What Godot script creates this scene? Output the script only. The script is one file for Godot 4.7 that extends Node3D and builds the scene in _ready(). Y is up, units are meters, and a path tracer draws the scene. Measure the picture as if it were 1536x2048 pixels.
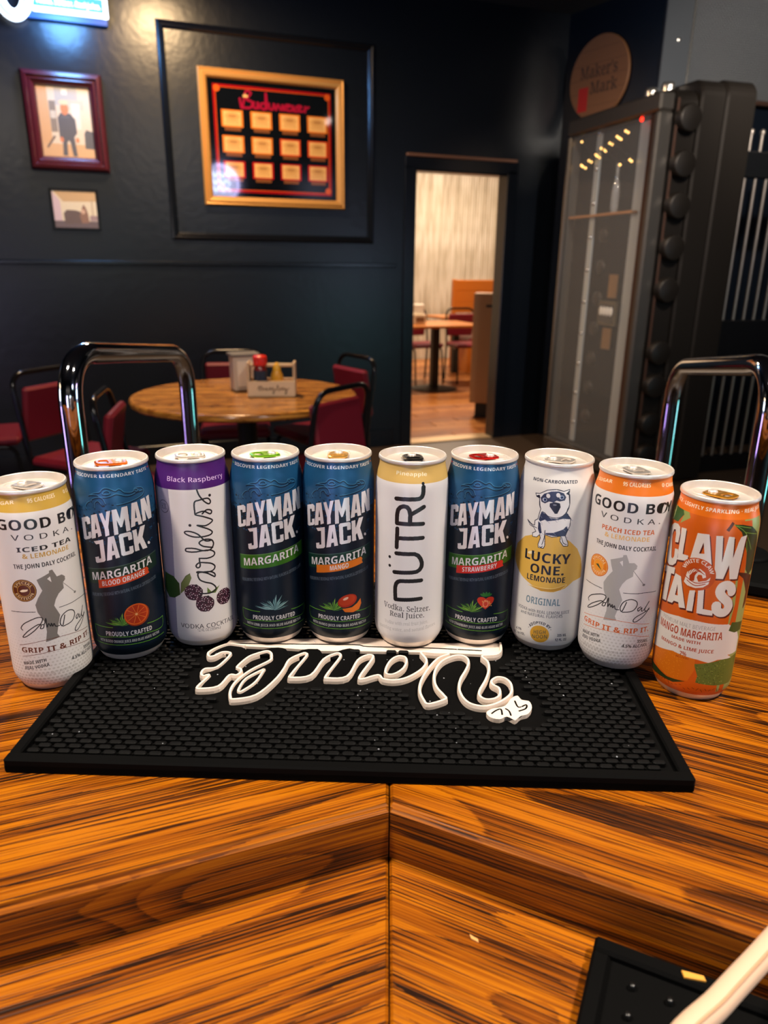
extends Node3D
# A bar counter with ten slim cans on a rubber bar mat; behind it a dark dining room, a doorway and a bank vault door.

const BAR := 1.07
const UP := Vector3.UP
const RAD := 0.0286
const A_CAY := [[-286,1168,-213,1193,-194,1181,-195,1138,-226,1128,-228,1149,-248,1144,-247,1032,-227,1039,-228,1067,-198,1077,-198,1033,-214,1019,-267,1000,-288,1004],[-179,1206,-131,1219,-112,1052,-141,1039,-143,1071,-158,1067,-162,1032,-199,1020],[-159,1096,-144,1101,-150,1156],[-114,1221,-89,1229,-72,1166,-59,1238,-31,1244,-57,1122,-55,1056,-86,1046,-86,1110],[-23,1247,12,1252,28,1177,48,1261,89,1266,94,1076,64,1071,60,1175,38,1112,25,1110,6,1165,7,1059,-23,1054],[121,1279,165,1282,193,1105,159,1102,154,1132,136,1132,133,1102,99,1095],[138,1159,152,1160,145,1229],[195,1291,236,1295,260,1221,252,1296,287,1304,298,1121,253,1120,225,1206,231,1121,197,1119]]
const A_JACK := [[-185,1003,-106,1023,-106,859,-118,847,-177,832,-187,840,-188,877,-156,887,-155,869,-138,874,-139,987,-167,980],[-70,1040,-26,1050,-1,878,-31,871,-34,902,-54,896,-58,864,-96,855],[-51,931,-37,935,-43,997],[6,1047,17,1059,86,1067,99,1056,100,1003,71,1001,70,1034,37,1030,41,916,72,920,71,952,100,954,101,904,90,894,23,886,11,894],[106,1071,138,1075,141,1010,170,1087,214,1089,181,1002,216,905,173,906,153,966,142,952,146,906,111,904],[223,950,234,952,246,944,247,930,234,926,222,936]]
const A_GATOR := [[-177,1355,-140,1374,-94,1383,-75,1403,-51,1412,-23,1407,0,1396,19,1389,43,1399,62,1389,81,1371,121,1363,147,1367,158,1385,186,1387,221,1379,237,1355,223,1327,182,1311,120,1297,64,1288,18,1284],[-172,1360,-118,1363,-87,1348,-50,1346,-19,1352,19,1365,49,1358,88,1343,129,1343,174,1355,224,1357],[-73,1372,-58,1388,-35,1391,-19,1374,-42,1365,-70,1369],[-162,1315,-153,1332,-105,1346,-73,1333,-58,1295],[-141,1263,-135,1303,-110,1318,-88,1293],[157,1378,175,1378,188,1368,174,1360,158,1367],[-214,1249,-221,1272,-197,1301,-176,1313]]
const A_CAYBAN := [[-188,695,191,760,206,739,199,728,210,704,-190,626],[-285,771,303,853,304,738,-291,652]]
const A_CAYLIN := [[-291,304,-204,304,-116,304],[147,298,223,291,316,288],[-291,304,-268,214,-117,225,-1,222,124,221,291,208,316,288],[-299,160,-165,157,-1,155,161,150,308,147]]
const A_CAYFRUIT := [[70,400],[-48,319]]
const A_FRUITSLICE := [[25,333,107,339,152,366,185,402,193,355,171,308,115,293,48,303]]
const A_GOLF := [[-83,910,3,946,5,963,27,967,37,943,52,906,89,909,111,889,110,864,89,846,90,803,48,774,22,736,5,690,36,608,14,534,-2,468,13,436,-85,418,-69,495,-68,567,-109,660,-116,719,-92,770,-57,823,-75,878],[-15,905,6,920,11,873]]
const A_GOLFLIN := [[89,846,180,735],[-308,663,-206,667,-123,665],[38,667,122,666,207,669,313,661],[-283,394,-96,433,63,434,286,398],[-267,320,-86,350,73,350,306,303]]
const A_SIGN := [[-234,520,-245,538,-211,577,-126,617,-86,613,-95,576,-143,523,-213,471,-242,466,-195,515,-124,562,-100,557,-107,531,-88,532,-81,556,-95,560,-76,563,-63,604,-63,535,-50,561,-39,538,-31,559,-25,534,-14,553,-5,528,21,526],[68,594,46,523,35,520,28,549,49,596,96,619,140,603,147,565,115,524,47,511],[180,557,158,543,165,523,190,549,190,522,209,529,250,592,217,532,236,515,260,537,217,479,155,435,133,446,162,481,262,526]]
const A_SEAL := [[-179,834],[-300,796],[-193,930]]
const A_LEMON := [[-321,856,-277,893,-215,953,-106,1002,52,1020,153,964,229,893,284,798,306,715,306,638,220,624,150,571,61,541,-35,539,-128,579,-219,618,-286,663,-372,735],[-143,566,-37,567,58,571,161,603,123,565,60,544,-35,543]]
const A_DOG := [[-90,1207,-98,1231,-106,1289,-132,1297,-142,1321,-107,1325,-51,1360,16,1372,71,1361,114,1376,111,1336,123,1265,120,1232,105,1193,143,1146,141,1086,120,1034,112,1007,139,952,140,925,104,926,75,967,77,1007,11,995,-41,1009,-35,922,-44,896,-84,895,-89,921,-74,976,-82,1001,-104,976,-140,973,-143,1000,-115,1020,-136,1049,-172,1059,-200,1095,-157,1070,-130,1067,-130,1105,-106,1123,-97,1172],[-80,1189,-92,1153,-99,1118,-85,1108,-50,1128,-31,1118,24,1131,84,1147,143,1142,105,1193,70,1160,35,1142,-14,1147,-54,1174],[-25,1238,-24,1261,12,1274,49,1267,57,1238,37,1185,19,1183,-1,1208],[-98,1294,-74,1328,-19,1354,35,1359,72,1346,91,1317,83,1291,47,1282,23,1288,3,1270,-31,1275,-61,1255,-89,1265],[-41,1317],[32,1330],[-101,1105,-84,1095,-67,1018,-83,1008,-100,1044],[-42,1022,20,1031,91,1061,114,1087,130,1060,112,1007,34,1005,-34,1010],[-136,1302,-109,1315,-100,1294,-109,1287],[88,1343,110,1365,108,1333]]
const A_DOGEYE := [[-65,1284],[58,1314],[13,1243]]
const A_DOGLIN := [[-75,1187,-55,1180,-28,1158,28,1150,76,1167,104,1200,111,1226],[-43,1042,-45,981,-58,924],[-75,907,-64,899,-53,912],[84,1000,101,953,128,939],[-200,1095,-156,1064,-110,1049],[-51,1360,16,1372,71,1361],[-106,1289,-102,1237,-90,1207],[117,1336,123,1265,112,1219]]
const A_LCIRC := [[-17,165],[-94,145]]
const A_CLAW := [[-270,1312,-223,1320,-195,1306,-185,1259,-191,1189,-229,1181,-230,1243,-245,1271,-269,1262,-285,1222,-256,1085,-246,1054,-226,1054,-214,1076,-217,1136,-179,1142,-174,1083,-185,1035,-216,1004,-260,990,-303,995,-346,1023,-382,1116,-382,1204,-329,1273],[-178,1309,-133,1314,-134,1124,-88,1127,-89,1086,-177,1066],[-47,1309,30,1316,83,1057,41,1058,27,1123,-26,1111,-33,1086,-77,1081],[-17,1165,18,1171,1,1250],[73,1313,116,1317,137,1122,154,1315,193,1312,206,1157,228,1272,242,1312,287,1322,280,1259,267,998,207,1000,187,1108,163,1002,104,1001],[-382,949,-185,999,-184,947,-218,941,-232,717,-310,698,-292,924,-382,894],[-173,962,-120,957,-52,732,-99,722,-110,758,-150,753,-162,730,-220,719],[-146,802,-122,806,-139,888],[-42,877,-3,889,-1,725,-43,720],[14,915,51,928,65,762,134,756,133,718,28,720]]
const A_CLAWS := [[243,902,234,933,201,957,168,943,159,899,185,861,224,826,238,785,216,748,180,745,155,765,150,799]]
const A_WCIRC := [[-10,1010],[-127,970],[-26,1119]]
const A_WAVE := [[-92,928,-78,1007,-35,1047,9,1055,42,1033,53,1001,33,988,23,1012,1,1010,-7,987,8,957,57,976,81,1006,74,954,43,922,-7,905,-63,909],[-58,988,-32,1022,-3,1035,-21,1000,-22,957,-52,947]]
const A_CLAWBAND := [[-382,591,-94,655,42,661,163,653,266,648,352,596,422,504,430,389,309,394,355,362,225,366,163,342,84,359,-95,370,-382,288]]
const A_CLAWLIME := [[67,320,163,342,262,366,460,371,485,334,486,177,395,141,226,154,95,172,102,226]]
const A_CLAWLEAF := [[178,1400,244,1397,327,1378,410,1316,486,1152,443,1037,380,1005,334,1058,314,1188,273,1268,240,1344],[276,595,294,659,449,629,428,565,339,568],[130,1360,165,1418,181,1407,149,1349],[-368,1318,-382,1429,-383,1449,-226,1458,-182,1402,-228,1335],[-226,1458,-155,1450,-121,1396,-200,1334,-182,1402],[242,1055,327,992,396,870,392,740,485,797,486,970,356,1028]]
const A_CLAWVEIN := [[180,1398,268,1342,358,1204],[268,1342,402,1310],[279,1333,312,1197],[202,1392,316,1368]]
const A_CLAWMANGO := [[-382,284,-95,368,69,360,75,267,41,173,-62,152,-181,175,-317,213],[-382,175,-224,169,-108,148,27,164,-58,125,-212,118,-382,96]]
const A_NUT := [[105,457,-100,441,-104,514,-103,547,-96,576,-82,595,-59,605,104,613],[-114,672,33,683,65,688,89,704,104,729,105,763,94,795,74,823,45,837,-99,832],[-97,882,-93,1036],[-96,959,107,967],[106,1081,-98,1079,-97,1151,-89,1188,-71,1210,-45,1220,-19,1215,-2,1193,6,1155,5,1089],[6,1155,109,1216],[-106,1274,41,1278,72,1281,92,1295,101,1320,103,1372]]
const A_NUTDOT := [[-157,791],[-156,718],[100,1397]]
const A_SCRIPT := [[-61,490,-14,482,34,482,70,499,71,524,40,558,-7,578,-45,602,-59,637,-55,660,-33,667,13,651,52,623,72,610,72,635,40,659,-17,666,-62,665,-55,673,14,661,62,668,78,697,51,726,4,741,-41,747,-67,725,-57,706,-37,719,-39,776,-32,782,22,776,71,785,83,811,52,837,-5,843,-74,838,-128,844,-138,856,-124,870,-65,866,-5,843,51,843,79,881,68,917,27,932,-14,926,-31,907,-8,882,29,868,71,856],[68,917,16,922,-34,979,-85,1005,-127,1007,-132,993,-102,974,-58,960,3,957,60,964,75,986,39,1016,-36,1053,25,1043,75,1063,79,1084,14,1118,-45,1142,17,1160,68,1131,83,1146,74,1161,42,1167,8,1141],[-45,1142,-44,1234,-7,1251,55,1258,79,1231,65,1212,31,1236,-4,1287,-19,1334]]
const A_SCRDOT := [[76,1278],[-89,1056]]
const A_CARPANEL := [[-244,1371,-237,1159,-260,649,-284,44],[266,1362,223,939,225,407,221,55]]
const A_BERRY := [[-103,499],[-20,394],[145,417]]
const A_BLEAF := [[-209,483,-197,573,-153,638,-119,660,-110,622,-144,542],[-215,473,-275,434,-343,423,-411,487,-373,634,-265,622,-215,570],[5,532,35,490,108,528,68,473,2,480]]
const A_LOGO := [[-934,-83,-1005,-99,-1082,-103,-1160,-29,-1201,48,-1178,102,-1139,91,-1097,34,-1041,31,-1021,76,-1078,257,-1161,286,-1176,346,-1152,386,-1106,376,-1152,531,-1131,561,-1003,524,-957,369,-904,366,-880,315,-894,273,-926,249,-875,106,-822,48,-747,-2,-704,24,-690,79,-693,142,-810,287,-884,439,-902,566,-881,656,-853,684,-706,625,-606,426,-563,258,-540,117,-452,21,-424,20,-418,66,-497,339,-486,380,-346,340,-275,104,-191,9,-153,16,-152,80,-230,343,-209,375,-71,344,-7,107,58,26,104,24,106,83,27,329,40,379,161,314,201,366,286,379,381,339,478,235,524,140,531,62,492,-45,594,-36,715,-30,631,38,547,195,485,379,474,516,499,629,534,679,654,614,647,566,604,476,585,374,595,230,649,95,733,13,805,-10,852,27,861,104,828,219,780,347,763,469,782,584,831,662,918,689,1011,653,1102,569,1145,485,1150,382,1116,314,1060,302,1012,354,1016,406,1057,455,1051,539,1009,590,944,601,907,562,909,496,971,338,1010,191,1012,78,976,-9,1089,-34,1138,-107,1148,-233],[-711,265,-821,404,-846,548,-833,586,-805,561,-742,448,-710,268],[361,31,378,89,352,204,285,290,227,293,216,229,251,95,310,24,361,31]]
const A_LOGOTHE := [[934,750,979,702,1025,687,1082,653,1130,568,1180,530,1202,581,1253,594,1262,673,1223,752,1166,782,1120,834,1073,792,1017,824,958,806],[967,764,1003,724,1040,707,1041,775],[1072,697,1095,727,1101,780],[1152,599,1168,677,1227,643,1215,691,1162,724]]
const A_LOGOBAR := [[-1114,-117,-1085,-198,-63,-288,70,-295,537,-224,1105,-263,1159,-233,1138,-107,1082,-60,819,-71,452,-78,-19,-71,-302,-61,-582,-89,-929,-107],[-1111,-141,-534,-155,-54,-169,70,-142,535,-144,986,-120]]
const A_LOGOBLACK := [[-881,33,-929,-59,-1003,-94,-1080,-96,-1157,-19,-1187,66,-1120,54,-1032,49,-1080,269,-1165,337,-1102,376,-1135,546,-1006,512,-960,357,-893,316,-933,241,-884,106],[-879,42,-801,-37,-714,-83,-628,-83,-577,-29,-545,117,-607,418,-708,618,-856,673,-895,596,-884,439,-810,287,-691,151,-703,33,-820,58],[-561,45,-464,-62,-371,-80,-321,-60,-275,104,-347,332,-483,371,-419,56,-525,98],[-283,32,-143,-78,-49,-92,-16,109,-72,335,-219,367,-154,62,-265,103]]
const T_CAY := [["DISCOVER LEGENDARY TASTE",-343,1481,343,1481,25],["MARGARITA",-242,684,246,774,63],["MANGO",-65,671,77,701,34],["PREMIUM MALT BEVERAGE WITH NATURAL FLAVORS & CERTIFIED COLORS",-272,548,273,636,26],["PROUDLY CRAFTED",-179,232,180,231,37],["WITH MANGO JUICE AND BLUE AGAVE NECTAR",-244,176,248,171,23]]
const T_GB := [["GOOD BOY",-304,1288,370,1282,75],["V O D K A .",-207,1214,249,1203,40],["PEACH ICED TEA",-183,1125,210,1126,35],["& LEMONADE",-151,1076,177,1075,34],["THE JOHN DALY COCKTAIL",-224,1002,245,1000,33],["GRIP IT & RIP IT.",-269,330,286,330,46],["MADE WITH",-272,233,-101,262,26],["REAL VODKA",-267,193,-85,222,26],["355ML",188,257,293,246,25],["4.5% ALC/VOL",73,220,295,210,26],["95 CALORIES",-66,1471,146,1475,29],["1g SUGAR",-418,1444,-159,1472,24],["0 CARBS",248,1472,453,1447,26],["MADE WITH NATURAL FLAVORS & ART",-249,141,98,160,21]]
const T_LU := [["LUCKY",-197,779,173,779,79],["ONE.",-136,679,129,685,74],["LEMONADE",-162,614,146,620,46],["ORIGINAL",-152,416,123,423,59],["VODKA with REAL LEMON JUICE",-231,343,211,350,27],["and NATURAL FLAVORS",-196,307,154,319,26],["HIGH",-65,161,30,174,32],["NOON",-76,117,46,135,34],["355 ML",124,153,205,147,23],["12 FL. OZ.",110,113,218,107,23],["NON-CARBONATED",-184,1412,179,1418,24],["4.1%",-238,140,-177,149,22],["ALC. by VOL.",-277,95,-138,119,22]]
const T_CL := [["JUICE · LIGHTLY SPARKLING · REAL JUICE",-383,1474,487,1484,26],["PREMIUM MALT BEVERAGE",-233,584,171,601,31],["MANGO MARGARITA",-263,492,233,510,72],["MADE WITH",-122,473,85,484,26],["MANGO & LIME JUICE",-217,430,185,443,30],["7%",-41,394,6,399,37],["ALC/VOL",-67,376,29,382,16]]
const T_NU := [["Vodka. Seltzer.",-210,351,188,340,46],["Real Juice.",-149,289,137,288,44],["Vodka with real fruit juice,",-199,213,173,233,28],["sparkling water, and natural flavors.",-267,160,255,193,28],["Pineapple",-121,1456,137,1451,27]]
const T_CA := [["Black Raspberry",-252,1398,224,1388,34],["VODKA COCKTAIL",-233,187,239,176,38],["12 FL OZ (355mL)",-96,158,90,151,23]]

var taken := {}
var M := {}
var fonts := {}
var cap_cache := {}
var rng := RandomNumberGenerator.new()


# ------------------------------------------------------------------ naming and tagging
func numbered(called: String) -> String:
	if not taken.has(called):
		taken[called] = 0
		return called
	taken[called] += 1
	return "%s_%03d" % [called, taken[called]]


func tag(o: Node, label := "", category := "", group := "", kind := "") -> Node:
	if label: o.set_meta("label", label)
	if category: o.set_meta("category", category)
	if group: o.set_meta("group", group)
	if kind: o.set_meta("kind", kind)
	return o


func thing(called: String, label: String, category: String, xf := Transform3D(), group := "") -> Node3D:
	var o := Node3D.new()
	o.name = numbered(called)
	add_child(o)
	o.transform = xf
	tag(o, label, category, group)
	return o


func obj(called: String, m: Mesh, material: Material, parent: Node = null, xf := Transform3D()) -> MeshInstance3D:
	var o := MeshInstance3D.new()
	o.mesh = m
	o.material_override = null
	for i in m.get_surface_count():
		o.set_surface_override_material(i, material)
	if parent == null:
		o.name = numbered(called)
		add_child(o)
	else:
		o.name = called
		parent.add_child(o, true)
	o.transform = xf
	return o


func struct(called: String, m: Mesh, material: Material, xf := Transform3D(), label := "") -> MeshInstance3D:
	var o := obj(called, m, material, null, xf)
	o.set_meta("kind", "structure")
	if label: o.set_meta("label", label)
	return o


# ------------------------------------------------------------------ shapes
func ST() -> SurfaceTool:
	var st := SurfaceTool.new()
	st.begin(Mesh.PRIMITIVE_TRIANGLES)
	st.set_smooth_group(-1)
	return st


func fin(st: SurfaceTool) -> ArrayMesh:
	st.generate_normals()
	return st.commit()


func tri(st: SurfaceTool, a: Vector3, b: Vector3, c: Vector3) -> void:  # counter-clockwise seen from outside
	st.add_vertex(a); st.add_vertex(c); st.add_vertex(b)


func quad(st: SurfaceTool, a: Vector3, b: Vector3, c: Vector3, d: Vector3) -> void:
	tri(st, a, b, c); tri(st, a, c, d)


func uquad(st: SurfaceTool, p: Array, uv: Array) -> void:
	for k in [0, 2, 1, 0, 3, 2]:
		st.set_uv(uv[k]); st.add_vertex(p[k])


func box(st: SurfaceTool, c: Vector3, s: Vector3, bev := 0.0, xf := Transform3D()) -> void:
	var h := s / 2.0
	var b: float = min(bev, min(h.x, min(h.y, h.z)) * 0.9)
	var ax := [Vector3(1, 0, 0), Vector3(0, 1, 0), Vector3(0, 0, 1)]
	var hh := [h.x, h.y, h.z]
	for i in 3:
		var j := (i + 1) % 3
		var k := (i + 2) % 3
		for sg in [-1.0, 1.0]:
			var o: Vector3 = c + ax[i] * hh[i] * sg
			var u: Vector3 = ax[j] * (hh[j] - b) * sg
			var v: Vector3 = ax[k] * (hh[k] - b)
			quad(st, xf * (o - u - v), xf * (o + u - v), xf * (o + u + v), xf * (o - u + v))
			if b > 0.0:
				for sj in [-1.0, 1.0]:  # edge between face i(sg) and face j(sj)
					var o1: Vector3 = c + ax[i] * hh[i] * sg + ax[j] * (hh[j] - b) * sj
					var o2: Vector3 = c + ax[i] * (hh[i] - b) * sg + ax[j] * hh[j] * sj
					if sg * sj > 0.0:
						quad(st, xf * (o1 - v), xf * (o2 - v), xf * (o2 + v), xf * (o1 + v))
					else:
						quad(st, xf * (o1 + v), xf * (o2 + v), xf * (o2 - v), xf * (o1 - v))
	if b > 0.0:
		for sx in [-1.0, 1.0]:
			for sy in [-1.0, 1.0]:
				for sz in [-1.0, 1.0]:
					var a1 := c + Vector3(h.x * sx, (h.y - b) * sy, (h.z - b) * sz)
					var a2 := c + Vector3((h.x - b) * sx, h.y * sy, (h.z - b) * sz)
					var a3 := c + Vector3((h.x - b) * sx, (h.y - b) * sy, h.z * sz)
					if sx * sy * sz > 0.0:
						tri(st, xf * a1, xf * a2, xf * a3)
					else:
						tri(st, xf * a1, xf * a3, xf * a2)


func bx(c: Vector3, s: Vector3, bev := 0.0) -> ArrayMesh:
	var st := ST()
	box(st, c, s, bev)
	return fin(st)


func boxes(list: Array, bev := 0.0) -> ArrayMesh:
	var st := ST()
	for l in list:
		box(st, l[0], l[1], bev)
	return fin(st)


# profile: Vector2(radius, height) from bottom to top on the outside, smooth; uv_twice wraps the print twice round
func lathe(profile: Array, segs := 48, uv_h := 0.0, a0 := -PI, a1 := PI) -> ArrayMesh:
	var st := SurfaceTool.new()
	st.begin(Mesh.PRIMITIVE_TRIANGLES)
	st.set_smooth_group(0)
	var n := profile.size()
	for i in segs + 1:
		var a := lerpf(a0, a1, float(i) / segs)
		for j in n:
			var p: Vector2 = profile[j]
			var t: Vector2 = (profile[min(j + 1, n - 1)] - profile[max(j - 1, 0)]).normalized()
			var nr := Vector3(sin(a) * t.y, -t.x, cos(a) * t.y)
			st.set_normal(nr.normalized() if nr.length() > 0.01 else UP)
			st.set_uv(Vector2(a / PI + 0.5, 1.0 - (p.y / uv_h if uv_h > 0.0 else float(j) / n)))
			st.add_vertex(Vector3(sin(a) * p.x, p.y, cos(a) * p.x))
	for i in segs:
		for j in n - 1:
			var q := i * n + j
			for k in [q, q + n + 1, q + n, q, q + 1, q + n + 1]:
				st.add_index(k)
	return st.commit()


func smooth_path(pts: Array, steps := 6, closed := false) -> Array:
	var out := []
	var n := pts.size()
	for i in (n if closed else n - 1):
		var p0 = pts[(i - 1 + n) % n] if closed or i > 0 else pts[0]
		var p1 = pts[i]
		var p2 = pts[(i + 1) % n]
		var p3 = pts[(i + 2) % n] if closed or i + 2 < n else pts[n - 1]
		for k in steps:
			var t := float(k) / steps
			out.append(0.5 * ((2.0 * p1) + (p2 - p0) * t + (2.0 * p0 - 5.0 * p1 + 4.0 * p2 - p3) * t * t + (3.0 * p1 - p0 - 3.0 * p2 + p3) * t * t * t))
	if not closed:
		out.append(pts[n - 1])
	return out


# polyline with rounded corners of radius r
func fillet(pts: Array, r: float, steps := 6) -> Array:
	var out := [pts[0]]
	for i in range(1, pts.size() - 1):
		var a: Vector3 = pts[i - 1]; var b: Vector3 = pts[i]; var c: Vector3 = pts[i + 1]
		var ra: float = min(r, min((a - b).length(), (c - b).length()) * 0.49)
		var p := b + (a - b).normalized() * ra
		var q := b + (c - b).normalized() * ra
		for k in steps + 1:
			var t := float(k) / steps
			out.append(p.lerp(b, t).lerp(b.lerp(q, t), t))
	out.append(pts[pts.size() - 1])
	return out


func tube(pts: Array, r: float, segs := 12, closed := false, flat := 1.0) -> ArrayMesh:
	var st := SurfaceTool.new()
	st.begin(Mesh.PRIMITIVE_TRIANGLES)
	st.set_smooth_group(0)
	var n := pts.size()
	var side := Vector3.ZERO
	for i in n:
		var prev: Vector3 = pts[(i - 1 + n) % n] if closed or i > 0 else pts[0]
		var next: Vector3 = pts[(i + 1) % n] if closed or i < n - 1 else pts[n - 1]
		var t := (next - prev).normalized()
		if side == Vector3.ZERO:
			side = t.cross(UP) if abs(t.y) < 0.95 else t.cross(Vector3.RIGHT)
		side = (side - t * side.dot(t)).normalized()
		var up := side.cross(t)
		for j in segs:
			var a := TAU * j / segs
			var d := side * cos(a) + up * sin(a) * flat
			st.set_normal((side * cos(a) * flat + up * sin(a)).normalized())
			st.set_uv(Vector2(float(i) / n, float(j) / segs))
			st.add_vertex(pts[i] + d * r)
	for i in (n if closed else n - 1):
		for j in segs:
			var a := i * segs + j
			var b := i * segs + (j + 1) % segs
			var c := ((i + 1) % n) * segs + (j + 1) % segs
			var d := ((i + 1) % n) * segs + j
			for k in [a, b, c, a, c, d]:
				st.add_index(k)
	if not closed:
		for e in [0, n - 1]:
			var base: int = e * segs
			for j in range(1, segs - 1):
				for k in ([base, base + j + 1, base + j] if e == 0 else [base, base + j, base + j + 1]):
					st.add_index(k)
	return st.commit()


func inset(poly: PackedVector2Array, b: float) -> PackedVector2Array:
	var out := PackedVector2Array()
	var n := poly.size()
	var sgn := 1.0 if Geometry2D.is_polygon_clockwise(poly) else -1.0
	for i in n:
		var d1 := (poly[i] - poly[(i - 1 + n) % n]).normalized()
		var d2 := (poly[(i + 1) % n] - poly[i]).normalized()
		var n1 := Vector2(-d1.y, d1.x) * -sgn
		var n2 := Vector2(-d2.y, d2.x) * -sgn
		var m := (n1 + n2)
		m = m / maxf(0.35, m.length_squared() / 2.0)
		out.append(poly[i] + m * b)
	return out


# an upright prism over a polygon in the x-z plane; y0 to y1 with a chamfer round the top
func prism(st: SurfaceTool, poly_in: PackedVector2Array, y0: float, y1: float, bev := 0.0, bottom := true) -> void:
	var poly := poly_in.duplicate()
	if Geometry2D.is_polygon_clockwise(poly):  # in x-z seen as x-y
		poly.reverse()
	# now counter-clockwise in (x, z) = clockwise seen from above
	var n := poly.size()
	var top := poly if bev <= 0.0 else inset(poly, bev)
	if bev > 0.0 and inset(poly, 0.001)[0].distance_to(poly[0]) > 0.0:
		var area_a := 0.0
		var area_b := 0.0
		for i in n:
			area_a += poly[i].cross(poly[(i + 1) % n])
			area_b += top[i].cross(top[(i + 1) % n])
		if absf(area_b) > absf(area_a):
			top = inset(poly, -bev)
	var f := func(p: Vector2, y: float) -> Vector3: return Vector3(p.x, y, p.y)
	for i in n:
		var j := (i + 1) % n
		quad(st, f.call(poly[j], y0), f.call(poly[i], y0), f.call(poly[i], y1 - bev), f.call(poly[j], y1 - bev))
		if bev > 0.0:
			quad(st, f.call(poly[j], y1 - bev), f.call(poly[i], y1 - bev), f.call(top[i], y1), f.call(top[j], y1))
	var idx := Geometry2D.triangulate_polygon(top)
	for k in range(0, idx.size(), 3):
		var a := top[idx[k]]; var b := top[idx[k + 1]]; var c := top[idx[k + 2]]
		if (b - a).cross(c - a) > 0.0:
			var t := b; b = c; c = t
		tri(st, f.call(a, y1), f.call(b, y1), f.call(c, y1))
		if bottom:
			tri(st, f.call(a, y0), f.call(c, y0), f.call(b, y0))


func slab(poly: Array, y0: float, y1: float, bev := 0.0) -> ArrayMesh:
	var st := ST()
	prism(st, PackedVector2Array(poly), y0, y1, bev)
	return fin(st)


# a raised strip of rounded section that follows a path on the x-z plane
func ribbon(path: Array, width: float, y0: float, y1: float, closed := false) -> ArrayMesh:
	var st := ST()
	var n := path.size()
	var rows := []
	for i in n:
		var prev: Vector2 = path[(i - 1 + n) % n] if closed or i > 0 else path[0]
		var next: Vector2 = path[(i + 1) % n] if closed or i < n - 1 else path[n - 1]
		var t := (next - prev).normalized()
		var s := Vector2(t.y, -t.x) * width / 2.0
		var p: Vector2 = path[i]
		var row := []
		for q in [[-1.0, y0], [-1.0, lerpf(y0, y1, 0.55)], [-0.6, y1], [0.6, y1], [1.0, lerpf(y0, y1, 0.55)], [1.0, y0]]:
			row.append(Vector3(p.x + s.x * q[0], q[1], p.y + s.y * q[0]))
		rows.append(row)
	for i in (n if closed else n - 1):
		var a = rows[i]; var b = rows[(i + 1) % n]
		for k in 5:
			quad(st, a[k], b[k], b[k + 1], a[k + 1])
	if not closed:
		for k in range(1, 5):
			tri(st, rows[0][0], rows[0][k], rows[0][k + 1])
			tri(st, rows[n - 1][0], rows[n - 1][k + 1], rows[n - 1][k])
	return fin(st)


# four mitred mouldings round an opening: section = [out, height] pairs from the outer edge inwards
func frame_mesh(w: float, h: float, sec: Array) -> ArrayMesh:
	var st := ST()
	var ring := func(d: float, z: float) -> Array:
		return [Vector3(-w / 2 + d, -h / 2 + d, z), Vector3(w / 2 - d, -h / 2 + d, z), Vector3(w / 2 - d, h / 2 - d, z), Vector3(-w / 2 + d, h / 2 - d, z)]
	for k in sec.size() - 1:
		var a: Array = ring.call(sec[k][0], sec[k][1])
		var b: Array = ring.call(sec[k + 1][0], sec[k + 1][1])
		for i in 4:
			var j := (i + 1) % 4
			quad(st, a[i], a[j], b[j], b[i])
	return fin(st)


func text_mesh(s: String, font: String, size: float, depth: float) -> TextMesh:
	var t := TextMesh.new()
	t.text = s
	t.font = fonts[font]
	t.font_size = 64
	t.pixel_size = size / 46.0
	t.depth = depth
	t.curve_step = 1.0
	return t


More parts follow.
